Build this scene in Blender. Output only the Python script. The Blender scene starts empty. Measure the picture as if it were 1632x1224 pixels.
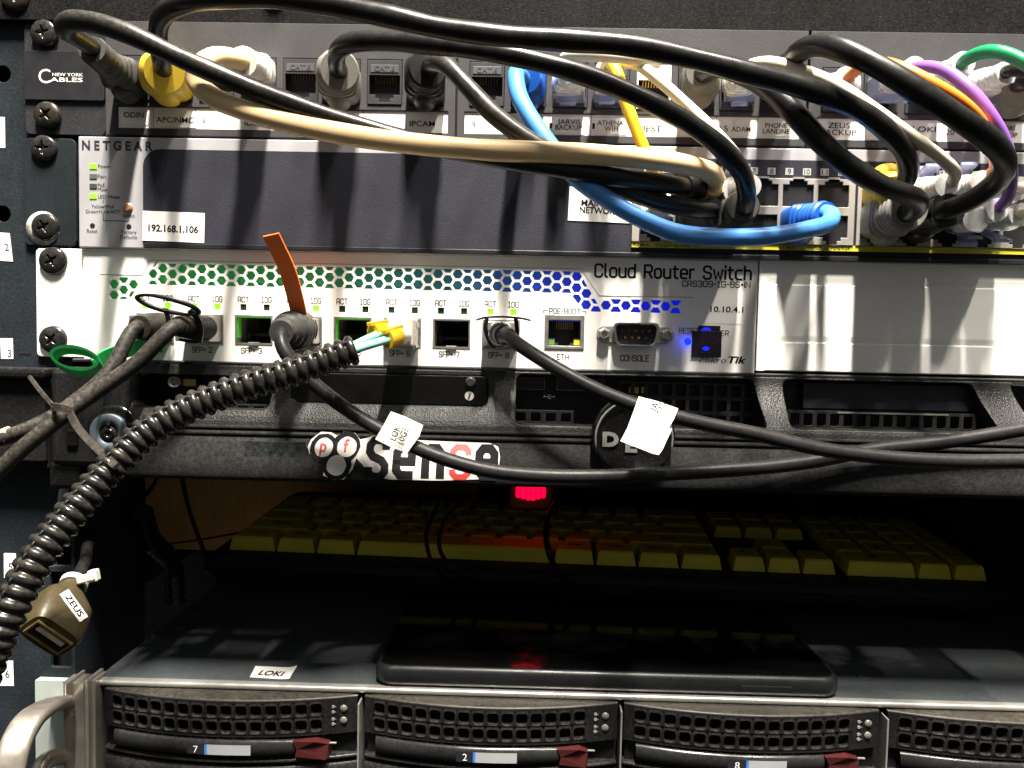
import bpy, bmesh, math, random
from mathutils import Vector, Matrix
random.seed(7)
S = 0.001                                   # geometry is written in millimetres
PI = math.pi
sc = bpy.context.scene
COL = sc.collection

# ------------------------------------------------------------------ camera
CX, CY, CZ, RX, RY, RZ, F = 195.382, -317.3976, -119.1578, 0.0515, 0.0212, 0.0159, 1233.2547
def to_cam(v):
    x, y, z = v
    c, s = math.cos(RZ), math.sin(RZ); x, y = c*x+s*y, -s*x+c*y
    c, s = math.cos(RX), math.sin(RX); y, z = c*y-s*z, s*y+c*z
    c, s = math.cos(RY), math.sin(RY); x, z = c*x+s*z, -s*x+c*z
    return Vector((x, y, z))
cols = [to_cam(v) for v in ((1,0,0),(0,1,0),(0,0,1))]
RIGHT = Vector([c.x for c in cols]); FWD = Vector([c.y for c in cols]); UP = Vector([c.z for c in cols])
CAM = Vector((CX, CY, CZ))
def at(u, v, d=0.0):
    """point of the vertical plane standing d mm in front of the rack, seen at photo pixel u, v"""
    r = FWD + RIGHT*((u-816)/F) + UP*(-(v-612)/F)
    t = (-d-CAM.y)/r.y
    return CAM + r*t
def atz(u, v, Z):
    r = FWD + RIGHT*((u-816)/F) + UP*(-(v-612)/F)
    return CAM + r*((Z-CAM.z)/r.z)
def mmpx(d): return (317.4-d)/F
def rect(u0, v0, u1, v1, d):
    um, vm = (u0+u1)/2, (v0+v1)/2
    return at(u0, vm, d).x, at(u1, vm, d).x, at(um, v1, d).z, at(um, v0, d).z

cam_d = bpy.data.cameras.new('camera'); cam = bpy.data.objects.new('camera', cam_d); COL.objects.link(cam)
cam_d.sensor_width = 36; cam_d.lens = F/1632*36; cam_d.clip_start = 0.005; cam_d.clip_end = 50
m = Matrix((RIGHT, UP, -FWD)).transposed().to_4x4(); m.translation = CAM*S
cam.matrix_world = m
sc.camera = cam

# ------------------------------------------------------------------ materials
def M(name, col, rough=.5, metal=0., spec=.5, var=.15, vscale=60, bump=0., bscale=900, dust=0., emis=0., ecol=None,
      trans=0., coat=0., speck=0., scol=(.5, .48, .42), alpha=1., ior=1.45, dcol=(.20, .175, .14), streak=0., sss=0.):
    m = bpy.data.materials.new(name); m.use_nodes = True
    nt = m.node_tree; N = nt.nodes; L = nt.links
    b = N['Principled BSDF']
    if max(col) < .1 and not emis: col = tuple(c*.62 for c in col); spec *= .75
    dust *= .6
    b.inputs['Roughness'].default_value = rough; b.inputs['Metallic'].default_value = metal
    b.inputs['Specular IOR Level'].default_value = spec; b.inputs['IOR'].default_value = ior
    b.inputs['Transmission Weight'].default_value = trans; b.inputs['Coat Weight'].default_value = coat
    b.inputs['Alpha'].default_value = alpha
    if sss:
        b.inputs['Subsurface Weight'].default_value = sss; b.inputs['Subsurface Radius'].default_value = (.002, .0015, .001)
    tc = N.new('ShaderNodeTexCoord')
    def noise(scale, detail=3, sx=None):
        n = N.new('ShaderNodeTexNoise'); n.inputs['Scale'].default_value = scale; n.inputs['Detail'].default_value = detail
        if sx:
            mp = N.new('ShaderNodeMapping'); mp.inputs['Scale'].default_value = sx
            L.new(tc.outputs['Object'], mp.inputs[0]); L.new(mp.outputs[0], n.inputs['Vector'])
        else: L.new(tc.outputs['Object'], n.inputs['Vector'])
        return n
    def mix(f, a, c):
        x = N.new('ShaderNodeMix'); x.data_type = 'RGBA'
        if isinstance(f, float): x.inputs[0].default_value = f
        else: L.new(f, x.inputs[0])
        for i, q in ((6, a), (7, c)):
            if isinstance(q, tuple): x.inputs[i].default_value = (*q, 1)
            else: L.new(q, x.inputs[i])
        return x.outputs[2]
    def mrange(o, a, c, lo=0., hi=1.):
        r = N.new('ShaderNodeMapRange'); L.new(o, r.inputs[0])
        r.inputs[1].default_value = a; r.inputs[2].default_value = c; r.inputs[3].default_value = lo; r.inputs[4].default_value = hi
        return r.outputs[0]
    n1 = noise(vscale, 5)
    c1 = tuple(max(0, c*(1-var)) for c in col); c2 = tuple(min(1, c*(1+var)) for c in col)
    out = mix(mrange(n1.outputs[0], .3, .7), c1, c2)
    if streak:
        ns = noise(40, 4, (1, 1, 14)) if streak > 0 else noise(60, 4, (14, 14, .6))
        out = mix(mrange(ns.outputs[0], .35, .75, 0, abs(streak)), out, tuple(c*.45 for c in col))
    if speck:
        n3 = noise(2300, 2); out = mix(mrange(n3.outputs[0], .62, .74, 0, speck), out, scol)
    if dust:
        g = N.new('ShaderNodeNewGeometry'); sp = N.new('ShaderNodeSeparateXYZ'); L.new(g.outputs['Normal'], sp.inputs[0])
        n4 = noise(700, 6); a = N.new('ShaderNodeMath'); a.operation = 'MULTIPLY'
        L.new(mrange(sp.outputs[2], -.5, .9), a.inputs[0]); L.new(mrange(n4.outputs[0], .38, .68), a.inputs[1])
        a2 = N.new('ShaderNodeMath'); a2.operation = 'MULTIPLY'; L.new(a.outputs[0], a2.inputs[0]); a2.inputs[1].default_value = dust
        out = mix(a2.outputs[0], out, dcol)
    L.new(out, b.inputs['Base Color'])
    nr = noise(vscale*2.3, 4)
    L.new(mrange(nr.outputs[0], .3, .7, max(0, rough-.07), min(1, rough+.09)), b.inputs['Roughness'])
    if emis:
        b.inputs['Emission Color'].default_value = (*(ecol or col), 1); b.inputs['Emission Strength'].default_value = emis
    if bump:
        nb = noise(bscale, 2); bp = N.new('ShaderNodeBump'); bp.inputs['Strength'].default_value = bump
        bp.inputs['Distance'].default_value = .0004; L.new(nb.outputs[0], bp.inputs['Height']); L.new(bp.outputs[0], b.inputs['Normal'])
    return m

rail_m   = M('painted_rail', (.015, .022, .029), .6, spec=.2, bump=.35, bscale=700, var=.25, speck=.10, dust=.15)
blackmet = M('black_powder_coat', (.0070, .0070, .008), .6, spec=.07, bump=.3, bscale=1500, var=.4, speck=.08, dust=.15)
patchm   = M('patch_grey_black', (.070, .068, .070), .55, spec=.2, bump=.25, bscale=2000, speck=.22, scol=(.16, .15, .14), var=.12)
patchd   = M('patch_dark', (.030, .030, .033), .55, spec=.2, var=.15, speck=.1)
jackm    = M('jack_plastic', (.045, .045, .048), .5, spec=.25, var=.1, dust=.1)
holem    = M('dark_cavity', (.006, .006, .007), .6, var=.3)
gold     = M('gold_contacts', (.55, .38, .12), .3, metal=.9)
white_m  = M('white_paint', (.80, .78, .74), .42, var=.03, bump=.06, bscale=2500, coat=.05)
white2   = M('white_blank_paint', (.80, .79, .75), .45, var=.03, bump=.05)
paper    = M('label_paper', (.78, .76, .72), .55, var=.05, vscale=120, bump=.05)
paper2   = M('strip_paper', (.80, .78, .75), .35, var=.05, coat=.3)
ink      = M('black_ink', (.018, .018, .02), .7, spec=.1)
inkw     = M('white_ink', (.62, .60, .56), .6)
inkgrey  = M('grey_ink', (.18, .17, .16), .6)
inkred   = M('red_ink', (.40, .035, .03), .5)
silver_f = M('silver_face_paint', (.33, .325, .34), .38, metal=.15, var=.06, bump=.1, bscale=2600, speck=.25, scol=(.5, .5, .5))
navy     = M('dark_slate_paint', (.036, .037, .050), .55, spec=.2, var=.1, bump=.35, bscale=2600, speck=.5, scol=(.09, .09, .11))
netear   = M('dark_teal_ear', (.016, .022, .026), .5, spec=.2, var=.2, dust=.1)
steel    = M('stamped_steel', (.46, .44, .41), .34, metal=.85, var=.15, vscale=150)
nickel   = M('nickel_port_frame', (.38, .36, .32), .42, metal=.55, var=.1)
chrome   = M('chrome', (.7, .7, .7), .12, metal=1., var=.1)
screwm   = M('black_oxide_screw', (.012, .012, .012), .22, spec=.8, var=.5, vscale=300, bump=.2, bscale=900, dust=.22)
screwb   = M('worn_screw', (.05, .043, .035), .3, metal=.6, var=.5, vscale=400, bump=.2, dust=.5)
yellowst = M('yellow_stripe', (.48, .43, .03), .5, var=.1)
cordk    = M('black_cord', (.010, .010, .010), .32, spec=.38, var=.4, vscale=90, bump=.12, bscale=260, dust=.08)
cordk2   = M('black_cord_dusty', (.014, .013, .011), .34, spec=.5, var=.4, vscale=90, bump=.2, bscale=300, dust=.30)
dacm     = M('matte_cord', (.015, .015, .016), .42, spec=.25, var=.15, bump=.12, bscale=2000, dust=.1)
dacd     = M('dusty_matte_cord', (.020, .018, .016), .5, spec=.25, var=.2, bump=.25, bscale=1800, dust=.45)
cordbe   = M('beige_cord', (.68, .49, .26), .45, var=.06, bump=.06, sss=.1)
cordbl   = M('blue_cord', (.055, .22, .56), .40, var=.1, bump=.12, bscale=250, sss=.05)
bootbl   = M('blue_boot', (.006, .07, .36), .38, var=.1)
cordye   = M('yellow_cord', (.72, .46, .02), .38, var=.08, bump=.1, bscale=300)
bootye   = M('yellow_boot', (.62, .43, .03), .5, var=.08, bump=.08, dust=.2)
cordcr   = M('cream_cord', (.60, .55, .42), .42, var=.08, bump=.1, bscale=300)
cordor   = M('orange_cord', (.80, .20, .02), .35, var=.08)
cordpu   = M('purple_cord', (.20, .085, .36), .35, var=.08)
cordgr   = M('green_cord', (.005, .20, .07), .32, var=.08)
bootgy   = M('grey_boot', (.165, .16, .135), .55, var=.08, bump=.1, dust=.15)
bootwh   = M('off_white_boot', (.66, .64, .57), .5, var=.06, bump=.08, dust=.2)
bootdk   = M('dark_grey_boot', (.05, .05, .047), .5, var=.15, bump=.12, dust=.35)
bootk    = M('black_boot', (.013, .013, .013), .38, var=.2, dust=.2)
clear    = M('clear_plug_plastic', (.60, .64, .84), .22, trans=.62, ior=1.35, var=.05, bump=.1, bscale=400)
clearb   = M('milky_boot_plastic', (.72, .72, .70), .25, trans=.35, ior=1.35, var=.08, bump=.15, bscale=500)
crsback  = None
ledoff   = M('led_window_off', (.02, .05, .03), .2)
ledgreen = M('led_green_lit', (.08, .25, .02), .4, emis=1.3, ecol=(.30, 1., .01))
ledlime  = M('led_lime_lit', (.2, .4, .03), .4, emis=.8, ecol=(.45, 1., .02))
ledorange= M('led_orange_lit', (.9, .4, .03), .4, emis=1.0, ecol=(1., .4, .02))
ledblue  = M('led_blue_lit', (.02, .02, .9), .4, emis=5., ecol=(.0, .01, 1.))
ledbluet = M('led_blue_through_tape', (.02, .02, .9), .4, emis=1.6, ecol=(.0, .01, 1.))
ledred   = M('led_red_lit', (.9, .0, .02), .4, emis=2.2, ecol=(1., .0, .03))
ledgrn2  = M('jack_led_green', (.10, .22, .05), .3, var=.2); ledyel2 = M('jack_led_yellow', (.42, .40, .02), .3, var=.2)
orange_t = M('orange_tab_plastic', (.90, .19, .03), .4, var=.06, bump=.12, bscale=200)
green_t  = M('green_tab_plastic', (.03, .45, .11), .42, var=.08, dust=.25)
tabk     = M('black_tab_plastic', (.012, .012, .012), .38, var=.1)
loomm    = M('black_split_loom', (.010, .010, .010), .25, spec=.5, var=.3, dust=.45, dcol=(.10, .085, .06))
aqua     = M('aqua_fibre', (.22, .55, .44), .4, var=.05)
clipye   = M('yellow_clip', (.74, .42, .015), .35, var=.05)
lcbeige  = M('beige_connector', (.66, .60, .50), .4, var=.04)
tape     = M('black_tape', (.016, .011, .022), .3, var=.3, bump=.3, bscale=500, speck=.15)
bezel    = M('bezel_plastic', (.020, .020, .020), .36, spec=.35, var=.2, bump=.7, bscale=1700, dust=.10, speck=.08)
bezel2   = M('bezel_matte', (.012, .012, .013), .55, spec=.12, var=.2, bump=.4, bscale=1700, dust=.15)
glossk   = M('gloss_black', (.006, .006, .006), .12, spec=.6, var=.2, speck=.06)
glossd   = M('info_panel_black', (.009, .009, .009), .22, var=.2)
lockm    = M('lock_blue_grey', (.07, .09, .11), .42, metal=.3, var=.2)
silverl  = M('badge_silver', (.22, .22, .21), .3, metal=.3, var=.1)
residue  = M('adhesive_residue', (.030, .034, .035), .35, var=.7, vscale=450, bump=.6, bscale=500, speck=.5, scol=(.09, .10, .10))
serv_t   = M('server_lid', (.062, .074, .080), .6, spec=.08, var=.18, vscale=25, bump=.05, speck=.08, scol=(.4, .4, .4), dust=.15)
lipm     = M('server_lip', (.45, .44, .41), .3, metal=.7, var=.1)
brush    = M('brushed_handle', (.40, .36, .31), .36, metal=.8, var=.15, vscale=90)
earw     = M('ear_pale_plate', (.42, .47, .44), .4, metal=.2, var=.08)
driveb   = M('drive_bezel', (.012, .012, .013), .36, spec=.24, var=.25, bump=.15, dust=.18)
drivec   = M('drive_cap_dusty', (.028, .025, .02), .45, var=.3, dust=.22)
redlat   = M('maroon_latch', (.070, .014, .014), .42, var=.12, bump=.1)
labgr    = M('grey_label', (.26, .27, .28), .45, var=.06); labbl = M('blue_edge', (.03, .14, .42), .5)
kbase    = M('keyboard_case', (.014, .016, .018), .5, spec=.2, var=.2, dust=.1)
keyy     = M('yellow_keycap', (.62, .56, .03), .5, var=.10, dust=.2)
tabscr   = M('dusty_glass', (.004, .004, .004), .07, spec=.5, var=.2, speck=.35, scol=(.05, .05, .055))
tabbody  = M('tablet_case', (.016, .017, .019), .33, var=.15, speck=.06)
wood     = M('plywood_board', (.60, .31, .10), .55, var=.25, vscale=20, streak=-.5)
wallb    = M('blue_grey_wall', (.030, .040, .058), .7, spec=.1, var=.25, vscale=30, streak=-.4, speck=.1)
dark     = M('rack_interior_dark', (.010, .010, .011), .7)
olive    = M('olive_rubber', (.060, .046, .020), .42, var=.15, bump=.15, dust=.08)
tiew     = M('white_nylon', (.5, .48, .44), .35, var=.05, sss=.2)
tied     = M('dusty_tie', (.03, .026, .022), .55, var=.3, dust=.5, dcol=(.16, .13, .095), bump=.5, bscale=800)
yellowed = M('yellowed_tape', (.62, .48, .28), .45, var=.1)
redwire  = M('dark_red_wire', (.25, .01, .01), .4)
brass    = M('brass_bits', (.40, .30, .12), .35, metal=.9, var=.3)

# pcb behind the honeycomb grille: green solder mask at left, LED glow painted in, turning blue at right
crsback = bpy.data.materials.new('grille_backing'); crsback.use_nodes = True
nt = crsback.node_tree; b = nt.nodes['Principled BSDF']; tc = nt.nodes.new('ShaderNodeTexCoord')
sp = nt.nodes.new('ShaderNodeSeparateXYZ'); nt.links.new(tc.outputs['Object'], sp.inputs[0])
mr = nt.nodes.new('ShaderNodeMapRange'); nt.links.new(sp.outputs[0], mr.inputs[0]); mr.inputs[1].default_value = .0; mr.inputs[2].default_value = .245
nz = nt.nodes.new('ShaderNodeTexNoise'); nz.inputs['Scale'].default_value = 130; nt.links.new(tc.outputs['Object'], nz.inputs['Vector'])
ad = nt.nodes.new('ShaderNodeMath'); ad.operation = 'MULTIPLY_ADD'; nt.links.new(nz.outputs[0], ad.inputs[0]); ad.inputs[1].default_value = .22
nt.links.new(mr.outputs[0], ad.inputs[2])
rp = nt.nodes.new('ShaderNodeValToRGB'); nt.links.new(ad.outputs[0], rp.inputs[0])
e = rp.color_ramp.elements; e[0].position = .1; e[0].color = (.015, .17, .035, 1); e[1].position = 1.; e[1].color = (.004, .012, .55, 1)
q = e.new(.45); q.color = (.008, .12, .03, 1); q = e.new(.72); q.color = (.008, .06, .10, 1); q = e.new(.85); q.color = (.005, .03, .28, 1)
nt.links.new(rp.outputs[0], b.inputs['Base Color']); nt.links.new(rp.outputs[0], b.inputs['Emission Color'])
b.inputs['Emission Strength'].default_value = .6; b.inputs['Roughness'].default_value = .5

# ------------------------------------------------------------------ mesh builder
def smoothstep(t): t = max(0, min(1, t)); return t*t*(3-2*t)
class MB:
    def __init__(s, xf=None): s.v = []; s.f = []; s.mi = []; s.sm = []; s.xf = xf; s.cur = 0
    def add(s, vs, fs, smooth=False):
        o = len(s.v); s.v += [Vector(p) if s.xf is None else Vector(s.xf(Vector(p))) for p in vs]
        for f in fs: s.f.append([i+o for i in f]); s.mi.append(s.cur); s.sm.append(smooth)
        return s
    def box(s, x0, x1, y0, y1, z0, z1, b=0.):
        if x0 > x1: x0, x1 = x1, x0
        if y0 > y1: y0, y1 = y1, y0
        if z0 > z1: z0, z1 = z1, z0
        b = min(b, (x1-x0)*.45, (y1-y0)*.45, (z1-z0)*.45)
        if b <= 0:
            vs = [(x, y, z) for z in (z0, z1) for y in (y0, y1) for x in (x0, x1)]
            return s.add(vs, [(0,2,3,1),(4,5,7,6),(0,1,5,4),(2,6,7,3),(0,4,6,2),(1,3,7,5)])
        bm = bmesh.new(); bmesh.ops.create_cube(bm, size=1)
        for v in bm.verts: v.co = Vector(((x0+x1)/2+v.co.x*(x1-x0), (y0+y1)/2+v.co.y*(y1-y0), (z0+z1)/2+v.co.z*(z1-z0)))
        bmesh.ops.bevel(bm, geom=bm.edges[:], offset=b, segments=2, profile=.5, affect='EDGES', clamp_overlap=True)
        return s.bm(bm)
    def bm(s, bm, smooth=False):
        bm.verts.index_update(); s.add([v.co.copy() for v in bm.verts], [[v.index for v in f.verts] for f in bm.faces], smooth); bm.free(); return s
    def pbox(s, u0, v0, u1, v1, d0, d1, b=0.):
        """box whose front face (d0 in front of the rack) covers the given photo rectangle, back at d1"""
        x0, x1, z0, z1 = rect(u0, v0, u1, v1, d0)
        return s.box(x0, x1, -d0, -d1, z0, z1, b)
    def obox(s, c, ax, ay, az, b=0.):
        """oriented box: centre and three half-extent vectors"""
        bm = bmesh.new(); bmesh.ops.create_cube(bm, size=2)
        L = (ax.length, ay.length, az.length)
        for v in bm.verts: v.co = Vector((v.co.x*L[0], v.co.y*L[1], v.co.z*L[2]))
        if b: bmesh.ops.bevel(bm, geom=bm.edges[:], offset=min(b, min(L)*.8), segments=2, profile=.5, affect='EDGES')
        X, Y, Z = ax.normalized(), ay.normalized(), az.normalized()
        for v in bm.verts: v.co = c + X*v.co.x + Y*v.co.y + Z*v.co.z
        return s.bm(bm)
    def prism(s, pts, y0, y1, smooth=False):
        """polygon in x,z extruded from y0 to y1"""
        n = len(pts); vs = [(p[0], y0, p[1]) for p in pts]+[(p[0], y1, p[1]) for p in pts]
        return s.add(vs, [list(range(n)), list(range(2*n-1, n-1, -1))]+[[(i+1) % n, i, n+i, n+(i+1) % n] for i in range(n)], smooth)
    def profile(s, pts, x0, x1, smooth=False, nx=1):
        """open y,z profile swept along x"""
        n = len(pts); vs = []; fs = []
        for k in range(nx+1):
            x = x0+(x1-x0)*k/nx; vs += [(x, p[0], p[1]) for p in pts]
        for k in range(nx):
            for i in range(n-1): fs.append([k*n+i, (k+1)*n+i, (k+1)*n+i+1, k*n+i+1])
        return s.add(vs, fs, smooth)
    def loft(s, rings, cap=True, smooth=True):
        n = len(rings[0]); vs = [p for r in rings for p in r]; fs = []
        for k in range(len(rings)-1):
            for i in range(n): fs.append([k*n+i, k*n+(i+1) % n, (k+1)*n+(i+1) % n, (k+1)*n+i])
        s.add(vs, fs, smooth)
        if cap:
            s.add(rings[0], [list(range(n))]); s.add(rings[-1], [list(range(n))])
        return s
    def tube(s, path, r, n=14, cap=True, rf=None):
        rings = []; T = [(path[min(i+1, len(path)-1)]-path[max(i-1, 0)]).normalized() for i in range(len(path))]
        a = Vector((0, 0, 1)) if abs(T[0].z) < .9 else Vector((1, 0, 0))
        nrm = (a-T[0]*a.dot(T[0])).normalized()
        for i, p in enumerate(path):
            nrm = (nrm-T[i]*nrm.dot(T[i])).normalized(); bn = T[i].cross(nrm)
            rr = rf(i/(len(path)-1), i) if rf else r
            rings.append([p+nrm*(math.cos(2*PI*k/n)*rr)+bn*(math.sin(2*PI*k/n)*rr) for k in range(n)])
        return s.loft(rings, cap)
    def lathe(s, c, axis, prof, n=32, smooth=True):
        """prof: (radius, height along axis)"""
        axis = axis.normalized(); a = Vector((0, 0, 1)) if abs(axis.z) < .9 else Vector((1, 0, 0))
        X = (a-axis*a.dot(axis)).normalized(); Y = axis.cross(X)
        rings = [[c+axis*h+X*(math.cos(2*PI*k/n)*max(r, 1e-3))+Y*(math.sin(2*PI*k/n)*max(r, 1e-3)) for k in range(n)] for r, h in prof]
        return s.loft(rings, True, smooth)
    def ell(s, c, rx, ry, rz, n=20):
        rings = [[c+Vector((rx*math.sin(t)*math.cos(2*PI*k/n), ry*math.sin(t)*math.sin(2*PI*k/n), rz*math.cos(t))) for k in range(n)] for t in [max(.02, PI*i/12-.001) for i in range(13)]]
        return s.loft(rings, True)
    def plate(s, outer, holes, yf, th, bev=0., cyc=None):
        """x,z outline with real holes, front face at yf, thickness th into the rack"""
        if len(holes) > 20 or not bev: return s.cdt(outer, holes, yf, th)
        bev = min(bev, th*.45)
        cu = bpy.data.curves.new('tmp', 'CURVE'); cu.dimensions = '2D'; cu.fill_mode = 'BOTH'; cu.extrude = th/2-bev; cu.resolution_u = 1
        for pl in [outer]+list(holes):
            sp = cu.splines.new('POLY'); sp.points.add(len(pl)-1); sp.use_cyclic_u = True
            for i, p in enumerate(pl): sp.points[i].co = (p[0], p[1], 0, 1)
        if bev: cu.bevel_depth = bev; cu.bevel_resolution = 1; cu.offset = -bev
        s.curve(cu, lambda v: Vector((v.x, yf+th/2-v.z, v.y))); return s
    def cdt(s, outer, holes, yf, th):
        from mathutils.geometry import delaunay_2d_cdt
        vs, es = [], []
        for pl in [outer]+list(holes):
            o = len(vs); n = len(pl); vs += [Vector(p) for p in pl]; es += [(o+i, o+(i+1) % n) for i in range(n)]
        V2, _, F2, *_r = delaunay_2d_cdt(vs, es, [], 0, 1e-5)
        bb = [(min(p[0] for p in h), max(p[0] for p in h), min(p[1] for p in h), max(p[1] for p in h), h) for h in holes]
        def inside(x, y, P):
            c = False; j = len(P)-1
            for i in range(len(P)):
                if (P[i][1] > y) != (P[j][1] > y) and x < (P[j][0]-P[i][0])*(y-P[i][1])/(P[j][1]-P[i][1])+P[i][0]: c = not c
                j = i
            return c
        keep = []
        for f in F2:
            x = sum(V2[i][0] for i in f)/len(f); y = sum(V2[i][1] for i in f)/len(f)
            if inside(x, y, outer) and not any(a <= x <= b and c <= y <= d and inside(x, y, h) for a, b, c, d, h in bb): keep.append(list(f))
        n = len(V2); s.add([(v[0], yf, v[1]) for v in V2]+[(v[0], yf+th, v[1]) for v in V2], keep+[[i+n for i in f][::-1] for f in keep])
        for pl in [outer]+list(holes):
            m_ = len(pl); s.add([(p[0], yf, p[1]) for p in pl]+[(p[0], yf+th, p[1]) for p in pl], [[i, (i+1) % m_, m_+(i+1) % m_, m_+i] for i in range(m_)])
        return s
    def curve(s, cu, fn, smooth=False):
        o = bpy.data.objects.new('tmp', cu); COL.objects.link(o); bpy.context.view_layer.update()
        me = bpy.data.meshes.new_from_object(o.evaluated_get(bpy.context.evaluated_depsgraph_get()))
        s.add([fn(v.co) for v in me.vertices], [list(p.vertices) for p in me.polygons], smooth)
        bpy.data.objects.remove(o); bpy.data.curves.remove(cu); bpy.data.meshes.remove(me)
    def text(s, txt, c, h, X=Vector((1, 0, 0)), Z=Vector((0, 0, 1)), width=None, bold=0., align='C', shear=0., th=0., lift=.07):
        """builtin-font lettering: centre c, cap height h (mm), reading direction X, up Z"""
        cu = bpy.data.curves.new('tmp', 'FONT'); cu.body = txt; cu.size = 1; cu.resolution_u = 3
        cu.offset = bold; cu.shear = shear
        if th: cu.extrude = th/h*.5
        o = bpy.data.objects.new('tmp', cu); COL.objects.link(o); bpy.context.view_layer.update()
        me = bpy.data.meshes.new_from_object(o.evaluated_get(bpy.context.evaluated_depsgraph_get()))
        if len(me.vertices):
            xs = [v.co.x for v in me.vertices]; x0, x1 = min(xs), max(xs); k = h/.70; kx = k if width is None else width/(x1-x0)
            ox = {'C': (x0+x1)/2, 'L': x0, 'R': x1}[align]
            N = X.cross(Z)
            s.add([c+X*((v.co.x-ox)*kx)+Z*((v.co.y-.35)*k)+N*(lift+v.co.z*k) for v in me.vertices], [list(p.vertices) for p in me.polygons])
        bpy.data.objects.remove(o); bpy.data.curves.remove(cu); bpy.data.meshes.remove(me)
        return s
    def ptext(s, txt, u, v, hpx, d, wpx=None, rot=0., **k):
        q = mmpx(d); a = math.radians(rot); X = Vector((math.cos(a), 0, math.sin(a))); Z = Vector((-math.sin(a), 0, math.cos(a)))
        return s.text(txt, at(u, v, d), hpx*q, X, Z, None if wpx is None else wpx*q, **k)
    def build(s, name, mat, parent=None, origin=None):
        if not s.v: return None
        org = origin if origin is not None else (parent['_o'] if parent is not None else [0, 0, 0])
        org = Vector(org)
        me = bpy.data.meshes.new(name); me.from_pydata([(v-org)*S for v in s.v], [], s.f)
        mats = mat if isinstance(mat, (list, tuple)) else [mat]
        for mm in mats: me.materials.append(mm)
        for p, i, sm in zip(me.polygons, s.mi, s.sm): p.material_index = i; p.use_smooth = sm
        bm = bmesh.new(); bm.from_mesh(me); bmesh.ops.recalc_face_normals(bm, faces=bm.faces[:]); bm.to_mesh(me); bm.free()
        me.update()
        o = bpy.data.objects.new(name, me); COL.objects.link(o); o['_o'] = list(org)
        if parent is not None: o.parent = parent
        else: o.location = org*S
        return o
ALL = []
def tag(o, label, cat, group=None, kind=None):
    o['label'] = label
    if cat: o['category'] = cat
    if group: o['group'] = group
    if kind: o['kind'] = kind
    return o
def thing(name, label, cat, org, group=None):
    o = bpy.data.objects.new(name, None); COL.objects.link(o); o.empty_display_size = .005
    o.location = Vector(org)*S; o['_o'] = list(org); return tag(o, label, cat, group)

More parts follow.
